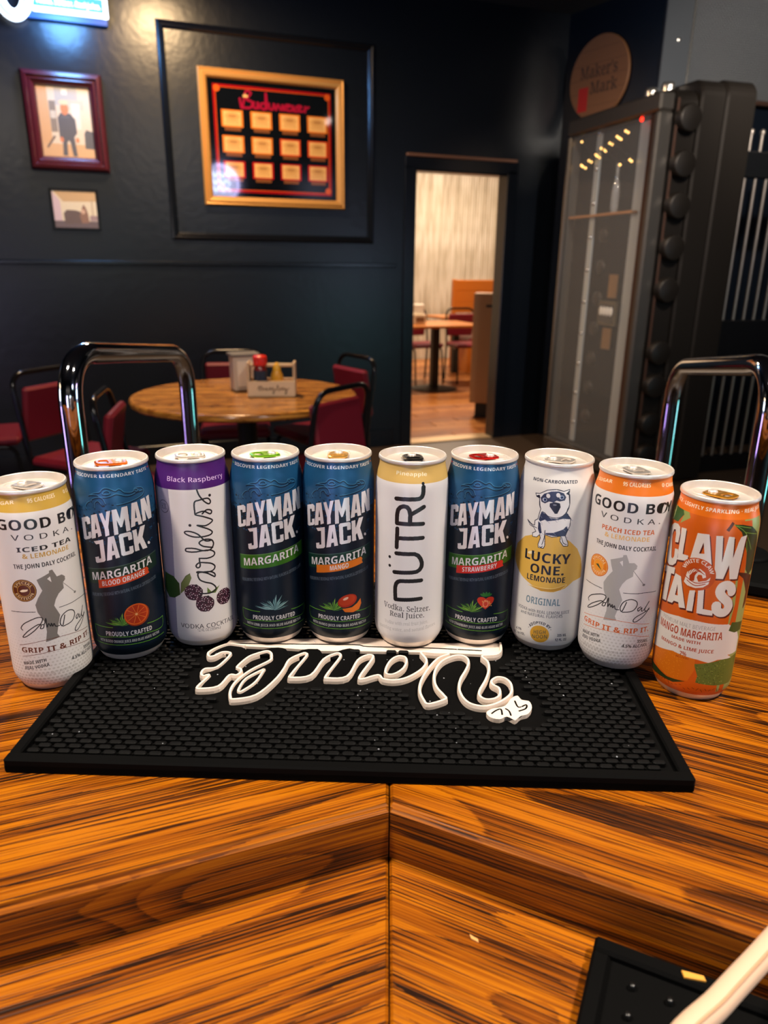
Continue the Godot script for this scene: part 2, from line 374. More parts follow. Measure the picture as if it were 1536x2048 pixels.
# ------------------------------------------------------------------ a sheet to print on, in millimetres
class Sheet:
	var im: Image
	var k: float
	var ou: float
	var h: int
	var host

	func _init(o, w_mm: float, h_mm: float, per_mm: float, ground: Color, u0 := 0.0) -> void:
		host = o
		k = per_mm
		ou = u0
		im = Image.create_empty(int(w_mm * per_mm), int(h_mm * per_mm), false, Image.FORMAT_RGB8)
		im.fill(ground)
		h = im.get_height()

	func at(u: float, v: float) -> Vector2:
		return Vector2((u - ou) * k, h - v * k)

	func rings(list: Array, col: Color) -> void:  # even-odd fill of pixel polygons
		var lo := 1e9
		var hi := -1e9
		for r in list:
			for p in r:
				lo = minf(lo, p.y); hi = maxf(hi, p.y)
		for y in range(maxi(0, int(lo)), mini(h - 1, int(hi) + 1) + 1):
			var yc := y + 0.5
			var xs := PackedFloat32Array()
			for r in list:
				var n: int = r.size()
				for i in n:
					var a: Vector2 = r[i]
					var b: Vector2 = r[(i + 1) % n]
					if (a.y <= yc) != (b.y <= yc):
						xs.append(a.x + (yc - a.y) / (b.y - a.y) * (b.x - a.x))
			xs.sort()
			for i in range(0, xs.size() - 1, 2):
				var x0 := int(round(xs[i]))
				var x1 := int(round(xs[i + 1]))
				if x1 > x0:
					im.fill_rect(Rect2i(x0, y, x1 - x0, 1), col)

	func pts(a: Array, du := 0.0, dv := 0.0, m := 0.1) -> Array:
		var out := []
		for i in range(0, a.size(), 2):
			out.append(at(a[i] * m + du, a[i + 1] * m + dv))
		return out

	func fill(list: Array, col: Color, du := 0.0, dv := 0.0) -> void:
		var r := []
		for a in list:
			r.append(pts(a, du, dv))
		rings(r, col)

	func rect(u0: float, v0: float, u1: float, v1: float, col: Color) -> void:
		var a := at(u0, v1)
		var b := at(u1, v0)
		im.fill_rect(Rect2i(int(a.x), int(a.y), int(b.x) - int(a.x), int(b.y) - int(a.y)), col)

	func ell(u: float, v: float, ru: float, rv: float, col: Color, turn := 0.0, n := 28) -> void:
		var r := []
		for i in n:
			var a := TAU * i / n
			var p := Vector2(cos(a) * ru, sin(a) * rv).rotated(turn)
			r.append(at(u + p.x, v + p.y))
		rings([r], col)

	func stroke(p: Array, width_mm: float, col: Color) -> void:  # pixel points
		var w := width_mm * k / 2.0
		for i in p.size():
			var c: Vector2 = p[i]
			var r := []
			for j in 10:
				r.append(c + Vector2.from_angle(TAU * j / 10) * w)
			rings([r], col)
			if i > 0:
				var b: Vector2 = p[i - 1]
				var d := (c - b).normalized().orthogonal() * w
				if (c - b).length() > 0.3:
					rings([[b + d, c + d, c - d, b - d]], col)

	func curve(a: Array, width_mm: float, col: Color, du := 0.0, dv := 0.0, steps := 5) -> void:
		stroke(host.smooth_path(pts(a, du, dv), steps), width_mm, col)

	func lines(a: Array, width_mm: float, col: Color) -> void:
		stroke(pts(a), width_mm, col)

	func letters(s: String, font: String, map: Callable, col: Color) -> void:
		var t := TextMesh.new()
		t.text = s
		t.font = host.fonts[font]
		t.font_size = 64
		t.pixel_size = 1.0
		t.depth = 0.0
		t.curve_step = 2.0
		var arr := t.get_mesh_arrays()
		if arr.is_empty() or arr[Mesh.ARRAY_VERTEX] == null:
			return
		var vs: PackedVector3Array = arr[Mesh.ARRAY_VERTEX]
		var idx: PackedInt32Array = arr[Mesh.ARRAY_INDEX] if arr[Mesh.ARRAY_INDEX] != null else PackedInt32Array(range(vs.size()))
		var lo := 1e9
		var hi := -1e9
		for v in vs:
			lo = minf(lo, v.x); hi = maxf(hi, v.x)
		var ref: Vector2 = host.cap_of(font)
		var q := PackedVector2Array()
		for v in vs:
			q.append(map.call((v.x - lo) / maxf(hi - lo, 0.001), (v.y - ref.x) / ref.y))
		for i in range(0, idx.size(), 3):
			rings([[q[idx[i]], q[idx[i + 1]], q[idx[i + 2]]]], col)

	func text(s: String, font: String, ul: float, vl: float, ur: float, vr: float, cap: float, col: Color, sag := 0.0) -> void:
		letters(s, font, func(x: float, y: float) -> Vector2: return at(lerpf(ul, ur, x), lerpf(vl, vr, x) - sag * 4.0 * x * (1.0 - x) + y * cap), col)

	func row(r: Array, font: String, col: Color, words := "", sag := 0.0) -> void:
		text(words if words else r[0], font, r[1] * 0.1, r[2] * 0.1, r[3] * 0.1, r[4] * 0.1, r[5] * 0.1, col, sag)

	func arc_text(s: String, font: String, cu: float, cv: float, r: float, a0: float, a1: float, cap: float, col: Color) -> void:
		letters(s, font, func(x: float, y: float) -> Vector2:
			var a := lerpf(a0, a1, x)
			var rr := r + y * cap * (1.0 if a1 < a0 else -1.0)
			return at(cu + cos(a) * rr, cv + sin(a) * rr), col)

	func tex() -> ImageTexture:
		return ImageTexture.create_from_image(im)


func cap_of(font: String) -> Vector2:  # (baseline, cap height) of the font at size 64
	if not cap_cache.has(font):
		var t := TextMesh.new()
		t.text = "H"
		t.font = fonts[font]
		t.font_size = 64
		t.pixel_size = 1.0
		t.depth = 0.0
		var vs: PackedVector3Array = t.get_mesh_arrays()[Mesh.ARRAY_VERTEX]
		var lo := 1e9
		var hi := -1e9
		for v in vs:
			lo = minf(lo, v.y); hi = maxf(hi, v.y)
		cap_cache[font] = Vector2(lo, hi - lo)
	return cap_cache[font]


# ------------------------------------------------------------------ materials
func mk(c: Color, rough := 0.6, metal := 0.0, coat := 0.0) -> StandardMaterial3D:
	var m := StandardMaterial3D.new()
	m.albedo_color = c
	m.roughness = rough
	m.metallic = metal
	if coat > 0.0:
		m.clearcoat_enabled = true
		m.clearcoat = coat
		m.clearcoat_roughness = 0.12
	return m


func c8(r: int, g: int, b: int) -> Color:
	return Color(r / 255.0, g / 255.0, b / 255.0)


func glow(c: Color, energy: float) -> StandardMaterial3D:
	var m := mk(c, 0.5)
	m.emission_enabled = true
	m.emission = c
	m.emission_energy_multiplier = energy
	return m


func printed(t: Texture2D, rough := 0.5, metal := 0.0) -> StandardMaterial3D:
	var m := mk(Color.WHITE, rough, metal)
	m.albedo_texture = t
	return m


func noise_bytes(w: int, h: int, sw: int, sh: int, freq: float, s: int, octaves := 3) -> PackedByteArray:
	var f := FastNoiseLite.new()
	f.seed = s
	f.noise_type = FastNoiseLite.TYPE_SIMPLEX_SMOOTH
	f.frequency = freq
	f.fractal_octaves = octaves
	var im := f.get_seamless_image(sw, sh)
	im.convert(Image.FORMAT_L8)
	im.resize(w, h, Image.INTERPOLATE_CUBIC)
	return im.get_data()


# oak: grain runs along u; returns [colour, relief]
func oak(dark: Color, mid: Color, light: Color, s: int, w := 1024, h := 2048, rings := 26.0, pore := 0.55) -> Array:
	var warp := noise_bytes(w, h, 64, 256, 0.016, s, 2)
	var tone := noise_bytes(w, h, 24, 512, 0.05, s + 1, 3)
	var fine := noise_bytes(w, h, 16, h, 0.2, s + 2, 2)
	var dash := noise_bytes(w, h, 36, h, 0.17, s + 3, 3)
	var gate := noise_bytes(w, h, 24, 200, 0.05, s + 4, 2)
	var pix := PackedByteArray()
	pix.resize(w * h * 3)
	var rel := PackedByteArray()
	rel.resize(w * h)
	var lut := []
	for i in 256:
		var t := i / 255.0
		var c := dark.lerp(mid, t * 2.0) if t < 0.5 else mid.lerp(light, t * 2.0 - 1.0)
		lut.append([int(c.r * 255), int(c.g * 255), int(c.b * 255)])
	for y in h:
		var yy := float(y) / h * rings
		for x in w:
			var i := y * w + x
			var r := yy + warp[i] * 0.030
			r -= floorf(r)
			var band := r * r
			var v := 0.84 - band * 0.34 + (tone[i] - 128) * 0.0034 + (fine[i] - 128) * 0.0040
			var p := (dash[i] - 128) * 0.013 + band * 0.30 + (gate[i] - 128) * 0.0022 - pore
			var d := 255
			if p > 0.0:
				p = minf(p * 2.4, 0.62)
				v -= p
				d = 255 - int(p * 220.0)
			var q: Array = lut[clampi(int(v * 255.0), 0, 255)]
			pix[i * 3] = q[0]; pix[i * 3 + 1] = q[1]; pix[i * 3 + 2] = q[2]
			rel[i] = d
	return [ImageTexture.create_from_image(Image.create_from_data(w, h, false, Image.FORMAT_RGB8, pix)), ImageTexture.create_from_image(Image.create_from_data(w, h, false, Image.FORMAT_L8, rel))]


func wood(t: Array, tint: Color, scale: Vector3, rough: float, relief: float, offset := Vector3.ZERO) -> StandardMaterial3D:
	var m := mk(tint, rough)
	m.albedo_texture = t[0]
	m.uv1_triplanar = true
	m.uv1_scale = scale
	m.uv1_offset = offset
	m.uv1_triplanar_sharpness = 8.0
	if relief > 0.0:
		m.heightmap_enabled = true
		m.heightmap_texture = t[1]
		m.heightmap_scale = relief
	return m


func rot(deg: float, at: Vector3) -> Transform3D:
	return Transform3D(Basis(UP, deg_to_rad(deg)), at)


const WALL_TURN := 21.0
var wall_t: Vector3
var wall_n: Vector3
func on_wall(s: float, y: float, off := 0.0) -> Transform3D:  # local x along the back wall, y up, z out of it
	return Transform3D(Basis(UP, deg_to_rad(WALL_TURN)), Vector3(0.206, 0, -5.76) + wall_t * s + wall_n * off + UP * y)


func lamp(called: String, label: String, at: Vector3, size: float, col: Color, energy: float, group := "") -> void:
	var t := thing(called, label, "lamp", Transform3D(Basis(), at), group)
	obj("housing", lathe([Vector2(0, 0.05), Vector2(size * 0.62, 0.05), Vector2(size * 0.66, 0.0), Vector2(size * 0.56, -0.004), Vector2(size * 0.54, 0.02)], 24), M.black_metal, t)
	obj("lens", lathe([Vector2(size * 0.545, 0.012), Vector2(0, 0.012)], 24), glow(col, 6.0), t)
	var l := AreaLight3D.new()
	l.name = "area"
	l.area_size = Vector2(size, size)
	l.light_color = col
	l.light_energy = energy
	l.shadow_enabled = true
	l.area_range = 20.0
	t.add_child(l)
	l.position = Vector3(0, -0.012, 0)
	l.rotation_degrees = Vector3(-90, 0, 0)


# ------------------------------------------------------------------ the cans' printed labels
func print_margarita(flavour: String, band: Color, flag: Color, fruit: String) -> ImageTexture:
	var s := Sheet.new(self, 90, 154, 7, c8(8, 24, 40), -45)
	var white := c8(226, 222, 224)
	# blue hide above, breaking up into scales over the navy of the lower half
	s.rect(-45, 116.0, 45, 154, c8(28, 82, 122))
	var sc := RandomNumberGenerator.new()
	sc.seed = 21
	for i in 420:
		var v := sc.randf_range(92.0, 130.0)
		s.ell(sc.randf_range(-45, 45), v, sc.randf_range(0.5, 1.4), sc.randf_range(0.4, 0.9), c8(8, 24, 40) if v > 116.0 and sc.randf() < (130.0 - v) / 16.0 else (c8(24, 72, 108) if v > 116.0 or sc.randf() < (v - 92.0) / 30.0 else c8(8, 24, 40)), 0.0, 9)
	for a in A_GATOR:
		s.curve(a, 1.0, c8(10, 38, 62), 0.0, -0.7)
		s.curve(a, 0.55, c8(58, 118, 156))
	s.fill(A_CAY, c8(6, 20, 34), 0.5, -0.7)
	s.fill(A_JACK, c8(6, 20, 34), 0.5, -0.7)
	s.fill(A_CAY, white)
	s.fill(A_JACK, white)
	s.fill([A_CAYBAN[1]], band)
	s.lines([A_CAYBAN[1][0], A_CAYBAN[1][1], A_CAYBAN[1][2], A_CAYBAN[1][3]], 0.5, band.lightened(0.25))
	s.row(T_CAY[0], "bold", white)
	for e in [-1.0, 1.0]:
		s.rect(e * 39.0 - 2.0, 148.6, e * 39.0 + 2.0, 149.6, flag if flavour else c8(120, 170, 60))
	if flavour:
		s.fill([A_CAYBAN[0]], flag)
	s.row(T_CAY[1], "bold", c8(8, 22, 34), "", 0.35)
	s.row(T_CAY[1], "bold", white)
	if flavour:
		var q: Array = A_CAYBAN[0]
		var lm := Vector2(q[0] + q[10], q[1] + q[11]) / 2.0
		var rm := Vector2(q[2] + q[8], q[3] + q[9]) / 2.0
		var cap: float = absf(q[1] - q[11]) * 0.56
		var part := clampf(flavour.length() * 0.036, 0.19, 0.42)
		var p0 := lm.lerp(rm, 0.5 - part)
		var p1 := lm.lerp(rm, 0.5 + part)
		s.row([flavour, p0.x, p0.y - cap / 2.0, p1.x, p1.y - cap / 2.0, cap], "bold", white)
	s.row(T_CAY[3], "sans", c8(120, 132, 146))
	var f := Vector2(A_CAYFRUIT[0][0], A_CAYFRUIT[0][1]) * 0.1
	var g := Vector2(A_CAYFRUIT[1][0], A_CAYFRUIT[1][1]) * 0.1
	if fruit == "":
		g = Vector2(0, g.y)
	var r2 := RandomNumberGenerator.new()
	r2.seed = 11
	for i in 26:  # agave blades
		var a := PI * (0.06 + 0.88 * i / 25.0) + r2.randf_range(-0.06, 0.06)
		var len := r2.randf_range(7.0, 12.5) * (1.25 if fruit == "" else 1.0)
		var tip := g + Vector2(cos(a) * len * 1.1, sin(a) * len * 0.9)
		var sd := Vector2(-sin(a), cos(a)) * 0.75
		var cc: Color = [c8(40, 92, 40), c8(92, 150, 50), c8(18, 50, 34), c8(150, 190, 70)][i % 4] if fruit else [c8(60, 100, 106), c8(120, 160, 162), c8(24, 52, 60), c8(160, 196, 196)][i % 4]
		s.rings([[s.at(g.x - sd.x * 0.4, g.y - sd.y * 0.4), s.at(g.x + cos(a) * len * 0.5 - sd.x, g.y + sin(a) * len * 0.45 - sd.y), s.at(tip.x, tip.y), s.at(g.x + cos(a) * len * 0.5 + sd.x, g.y + sin(a) * len * 0.45 + sd.y)]], cc)
	if fruit == "orange":
		s.ell(f.x + 0.6, f.y - 0.8, 9.8, 9.0, c8(150, 50, 14), 0.4)
		s.ell(f.x, f.y, 9.2, 8.6, c8(214, 92, 24), 0.4)
		s.ell(f.x, f.y, 8.2, 7.6, c8(176, 52, 18), 0.4)
		for i in 10:
			var a := TAU * i / 10
			s.stroke([s.at(f.x, f.y), s.at(f.x + cos(a) * 7.8, f.y + sin(a) * 7.2)], 0.4, c8(222, 120, 50))
		s.ell(f.x, f.y, 1.0, 1.0, c8(235, 170, 110))
	elif fruit == "mango":
		s.fill([A_FRUITSLICE[0]], c8(222, 112, 28))
		s.ell(f.x, f.y, 8.2, 5.4, c8(168, 40, 20), 0.3)
		s.ell(f.x - 0.4, f.y + 0.5, 7.0, 4.2, c8(188, 58, 24), 0.3)
		s.ell(f.x - 1.5, f.y + 2.0, 2.4, 1.1, c8(236, 190, 168), 0.4)
	elif fruit == "strawberry":
		var body := []
		for i in 24:
			var a := TAU * i / 24
			body.append(s.at(f.x + 7.4 * pow(sin(a), 3) * 0.95, f.y + 1.0 + 6.6 * (0.81 * cos(a) - 0.31 * cos(2 * a) - 0.12 * cos(3 * a))))
		s.rings([body], c8(200, 52, 32))
		s.ell(f.x, f.y - 0.4, 2.6, 3.4, c8(228, 120, 96))
		s.ell(f.x, f.y - 0.6, 1.4, 2.2, c8(206, 66, 46))
		for i in 14:
			s.ell(f.x + r2.randf_range(-5, 5), f.y + r2.randf_range(-3, 3.5), 0.35, 0.5, c8(236, 176, 90))
		for i in 5:
			var a := PI * (0.15 + i * 0.17)
			s.ell(f.x + cos(a) * 3.2, f.y + 6.2 + sin(a) * 1.6, 2.2, 0.9, c8(40, 110, 44), a)
	s.fill([[-310, 40, 310, 40, 310, 118, -310, 118]], c8(8, 22, 32))
	for i in A_CAYLIN.size():
		s.curve(A_CAYLIN[i], 0.55, c8(96, 160, 44))
	s.row(T_CAY[4], "bold", white, "", 0.0)
	s.row(T_CAY[5], "bold", c8(196, 196, 196), "WITH %s JUICE AND BLUE AGAVE NECTAR" % {"BLOOD ORANGE": "BLOOD ORANGE", "": "LIME", "MANGO": "MANGO", "STRAWBERRY": "STRAWBERRY"}[flavour])
	s.rect(-45, 0, 45, 6.0, c8(150, 150, 148))
	return s.tex()


func print_golf(peach: bool) -> ImageTexture:
	var s := Sheet.new(self, 90, 154, 7, c8(222, 216, 212), -45)
	var black := c8(24, 24, 26)
	var accent := c8(206, 92, 28) if peach else c8(96, 44, 24)
	var gold := c8(226, 178, 104) if peach else c8(190, 146, 60)
	for j in 22:  # printed golf-ball dimples over the lower third
		var v := 4.0 + j * 2.6
		for i in 31:
			var r := 1.05 * (1.0 - j / 24.0) + 0.12
			s.ell(-45 + (i + (j % 2) * 0.5) * 3.0, v, r * 1.05, r * 0.8, c8(222, 216, 212).lerp(c8(184, 176, 168), 0.85 - j * 0.035), 0.0, 10)
	s.rect(-45, 141.0, 45, 154, c8(228, 118, 26) if peach else c8(206, 164, 66))
	s.row(T_GB[0], "bold", black)
	var gb: Array = T_GB[0]
	var ou: float = lerpf(gb[1], gb[3], 0.845) * 0.1
	var ov: float = lerpf(gb[2], gb[4], 0.845) * 0.1 + gb[5] * 0.05
	s.ell(ou, ov, 4.6, gb[5] * 0.053, black)
	s.fill([[0, -38, 14, -30, 24, -8, 30, 10, 22, 24, 12, 18, 4, 30, -4, 14, -10, 0, -14, -36]], c8(222, 216, 212), ou, ov)
	s.row(T_GB[1], "sans", black)
	s.row(T_GB[2], "bold", accent if peach else black, "PEACH ICED TEA" if peach else "ICED TEA")
	s.row(T_GB[3], "bold", gold)
	s.row(T_GB[4], "bold", black)
	s.fill(A_GOLF, c8(168, 164, 160) if peach else c8(122, 116, 110))
	s.lines(A_GOLFLIN[0], 0.5, c8(140, 136, 132))
	s.ell(A_GOLFLIN[0][2] * 0.1, A_GOLFLIN[0][3] * 0.1, 1.1, 0.9, c8(120, 116, 112))
	s.curve(A_GOLFLIN[1], 0.45, black)
	s.curve(A_GOLFLIN[2], 0.45, black)
	for a in A_SIGN:
		s.curve(a, 0.7, black)
	s.curve(A_GOLFLIN[3], 0.35, accent)
	s.curve(A_GOLFLIN[4], 0.35, accent, 0.0, -1.6)
	var gr: Array = T_GB[5]
	s.row([gr[0], gr[1], gr[2] + 8, gr[3], gr[4] + 8, gr[5] * 0.9], "bold", accent)
	for i in [6, 7, 8, 9]:
		s.row(T_GB[i], "bold", black)
	for i in [10, 11, 12]:
		s.row(T_GB[i], "bold", c8(250, 226, 190))
	s.row(T_GB[13], "sans", c8(160, 152, 146))
	var c := Vector2(A_SEAL[0][0], A_SEAL[0][1]) * 0.1
	s.ell(c.x, c.y, 8.6, 8.6, accent if peach else c8(84, 36, 18), 0.0, 40)
	s.ell(c.x, c.y, 8.0, 8.0, gold, 0.0, 40)
	s.ell(c.x, c.y, 7.6, 7.6, c8(226, 126, 30) if peach else c8(84, 36, 18), 0.0, 40)
	s.ell(c.x, c.y, 4.7, 4.7, gold, 0.0, 40)
	s.ell(c.x, c.y, 4.3, 4.3, c8(236, 150, 40) if peach else c8(84, 36, 18), 0.0, 40)
	s.arc_text("SPECIAL", "bold", c.x, c.y, 5.2, PI * 0.88, PI * 0.12, 1.9, gold.lightened(0.4))
	s.arc_text("EDITION", "bold", c.x, c.y, 7.1, PI * 1.12, PI * 1.88, 1.9, gold.lightened(0.4))
	if peach:
		s.fill([[-24, 4, 0, 12, 30, -24, 34, -30, 10, -16]], c8(60, 74, 40), c.x, c.y)
	else:
		s.fill([[-30, -4, -10, 8, 30, 10, 26, -4, 6, -10, -16, -12]], c8(240, 220, 190), c.x, c.y)
	return s.tex()


func print_lemonade() -> ImageTexture:
	var g := c8(224, 220, 214)
	var s := Sheet.new(self, 90, 154, 7, g, -45)
	var navy := c8(20, 28, 48)
	s.fill([A_LEMON[0]], c8(222, 176, 78))
	s.fill([A_LEMON[1]], c8(198, 146, 50))
	s.curve(A_LEMON[1].slice(0, 10), 0.5, c8(240, 212, 140))
	s.ell(-14, 84, 3.4, 1.2, c8(240, 224, 180), 0.3)
	s.fill([A_DOG[0]], c8(232, 230, 228))
	for i in [1, 2, 3, 6, 7, 8, 9]:
		s.fill([A_DOG[i]], c8(46, 58, 88) if i in [1, 3, 6, 7] else navy)
	for i in [4, 5]:
		s.ell(A_DOG[i][0] * 0.1, A_DOG[i][1] * 0.1, 1.5, 1.8, c8(232, 230, 228), 0.3)
	for i in 34:  # the pen's hatching on coat and muzzle
		var f: Array = A_DOG[[1, 7, 6][i % 3]]
		var k := (i * 2) % (f.size() - 2)
		var p := Vector2(f[k], f[k + 1]) * 0.1
		s.stroke([s.at(p.x, p.y), s.at(p.x + 1.8, p.y - 1.4)], 0.25, c8(150, 158, 176))
	var o: Array = A_DOG[0].duplicate()
	o.append(o[0]); o.append(o[1])
	s.lines(o, 0.5, navy)
	for a in A_DOGLIN:
		s.curve(a, 0.5, navy)
	for i in 2:
		var e := Vector2(A_DOGEYE[i][0], A_DOGEYE[i][1]) * 0.1
		s.ell(e.x, e.y, 1.7, 1.5, c8(232, 230, 228))
		s.ell(e.x + 0.2, e.y, 1.25, 1.3, c8(96, 130, 180))
		s.ell(e.x + 0.3, e.y, 0.75, 0.8, navy)
	s.ell(A_DOGEYE[2][0] * 0.1, A_DOGEYE[2][1] * 0.1 + 0.9, 1.4, 0.7, c8(120, 124, 136))
	for i in 3:
		s.row(T_LU[i], "bold", navy)
	s.row(T_LU[3], "bold", c8(112, 138, 152))
	for i in [4, 5]:
		s.row(T_LU[i], "bold", c8(120, 122, 126))
	var c := Vector2(A_LCIRC[0][0], A_LCIRC[0][1]) * 0.1
	s.ell(c.x, c.y, 7.6, 7.6, c8(214, 158, 48), 0.0, 40)
	s.row(T_LU[6], "bold", c8(112, 98, 70))
	s.row(T_LU[7], "bold", c8(112, 98, 70))
	s.arc_text("· ADOPTED BY ·", "bold", c.x, c.y, 8.8, PI * 0.88, PI * 0.16, 2.4, navy)
	for i in [8, 9, 10, 11, 12]:
		s.row(T_LU[i], "bold", navy)
	return s.tex()


func print_claw() -> ImageTexture:
	var s := Sheet.new(self, 90, 154, 7, c8(206, 92, 14), -45)
	var white := c8(224, 216, 206)
	var rust := c8(170, 62, 22)
	var r2 := RandomNumberGenerator.new()
	r2.seed = 5
	s.rect(26, 0, 45, 154, c8(150, 160, 90))
	s.rect(-45, 0, -33, 150, c8(198, 110, 20))
	s.fill([[230, 1420, 330, 1420, 330, 0, 290, 0, 280, 300, 262, 560, 290, 800, 270, 1100]], c8(198, 84, 14))
	s.fill(A_CLAWLEAF.slice(5, 6), c8(66, 30, 18))
	s.fill([A_CLAWLEAF[4]], c8(150, 160, 84))
	s.fill([A_CLAWLEAF[3]], c8(60, 92, 40))
	var lc := Vector2(A_CLAWLEAF[3][4] + A_CLAWLEAF[3][0], A_CLAWLEAF[3][5] + A_CLAWLEAF[3][1]) * 0.05
	s.ell(lc.x + 2.0, lc.y + 0.5, 5.4, 7.4, c8(206, 206, 150), 0.4)
	s.ell(lc.x + 2.0, lc.y + 0.5, 4.5, 6.4, c8(136, 150, 60), 0.4)
	for i in 8:
		var a := TAU * i / 8
		s.stroke([s.at(lc.x + 2.0, lc.y + 0.5), s.at(lc.x + 2.0 + cos(a) * 4.2, lc.y + 0.5 + sin(a) * 6.0)], 0.45, c8(206, 206, 150))
	s.fill([A_CLAWLEAF[0]], c8(34, 56, 26))
	for a in A_CLAWVEIN:
		s.curve(a, 0.5, c8(110, 146, 56))
	s.fill([A_CLAWLEAF[2]], c8(80, 34, 20))
	s.rect(-45, 143.0, 45, 154, c8(230, 112, 14))
	s.row(T_CL[0], "bold", c8(250, 232, 210), "", 1.0)
	for p in [[0.9, -1.2, c8(84, 24, 12)], [0.0, 0.0, white]]:
		s.fill(A_CLAW, p[2], p[0], p[1])
		s.curve(A_CLAWS[0], 6.6, p[2], p[0], p[1])
	var c := Vector2(A_WCIRC[0][0], A_WCIRC[0][1]) * 0.1
	s.ell(c.x, c.y, 12.4, 12.0, rust.lerp(c8(206, 92, 14), 0.55), 0.0, 44)
	s.fill([A_WAVE[0]], white)
	s.fill([A_WAVE[1]], rust)
	for i in 4:
		s.curve([int(c.x * 10) - 88 + i * 14, int(c.y * 10) - 30 - i * 16, int(c.x * 10), int(c.y * 10) - 66 - i * 10, int(c.x * 10) + 92 - i * 14, int(c.y * 10) - 32 - i * 14], 0.6, [rust, white][i % 2])
	for i in 5:
		s.curve([int(c.x * 10) - 60 + i * 12, int(c.y * 10) - 10, int(c.x * 10) - 40 + i * 12, int(c.y * 10) + 40 - i * 4, int(c.x * 10) + 10 + i * 10, int(c.y * 10) + 40 - i * 8], 0.4, rust)
	s.arc_text("WHITE CLAW", "bold", c.x, c.y, 8.6, PI * 0.93, PI * 0.07, 2.7, white)
	s.fill([A_CLAWLIME[0]], c8(96, 112, 44))
	for i in 160:
		var u := r2.randf_range(-2, 30)
		var v := r2.randf_range(13, 36)
		if Geometry2D.is_point_in_polygon(Vector2(u, v), PackedVector2Array(to2(A_CLAWLIME[0]))):
			s.ell(u, v, 0.5, 0.4, [c8(70, 84, 34), c8(128, 142, 66)][i % 2], 0.0, 7)
	s.fill([A_CLAWMANGO[0]], c8(214, 112, 18))
	s.fill([A_CLAWMANGO[1]], c8(44, 56, 26))
	for i in 120:
		var u := r2.randf_range(-30, -2)
		var v := r2.randf_range(13, 45)
		if Geometry2D.is_point_in_polygon(Vector2(u, v), PackedVector2Array(to2(A_CLAWMANGO[0]))):
			s.ell(u, v, 0.4, 0.35, c8(226, 136, 34), 0.0, 7)
	s.fill([A_CLAWBAND[0]], white)
	s.fill([A_CLAWLEAF[1]], c8(58, 84, 36))
	s.row(T_CL[1], "sans", c8(168, 160, 152))
	for q in [[2, 17, 0.84], [3, -4, 0.9], [4, -22, 0.9], [5, -34, 0.9], [6, -38, 0.9]]:
		var r: Array = T_CL[q[0]]
		s.row([r[0], r[1], r[2] + q[1], r[3], r[4] + q[1], r[5] * q[2]], "bold", rust)
	s.rect(-45, 0, 45, 9.0, c8(196, 86, 14))
	for i in 22:
		s.stroke([s.at(-34 + i * 3.0, 10.5 + (i % 3)), s.at(-32.6 + i * 3.0, 9.6 + (i % 4))], 0.35, c8(96, 40, 10))
	return s.tex()


func to2(a: Array) -> Array:
	var out := []
	for i in range(0, a.size(), 2):
		out.append(Vector2(a[i], a[i + 1]) * 0.1)
	return out


func print_seltzer() -> ImageTexture:
	var s := Sheet.new(self, 90, 154, 7, c8(224, 219, 217), -45)
	var black := c8(20, 20, 22)
	s.rect(-45, 139.5, 45, 154, c8(212, 174, 98))
	for a in A_NUT:
		s.stroke(s.pts(a), 3.3, black)
	for a in A_NUTDOT:
		s.ell(a[0] * 0.1, a[1] * 0.1, 1.2, 1.2, black)
	s.row(T_NU[0], "serif", black)
	s.row(T_NU[1], "serif", black)
	s.row(T_NU[2], "serif", c8(178, 174, 172))
	s.row(T_NU[3], "serif", c8(178, 174, 172), "", 0.8)
	s.row(T_NU[4], "bold", c8(238, 226, 190))
	return s.tex()


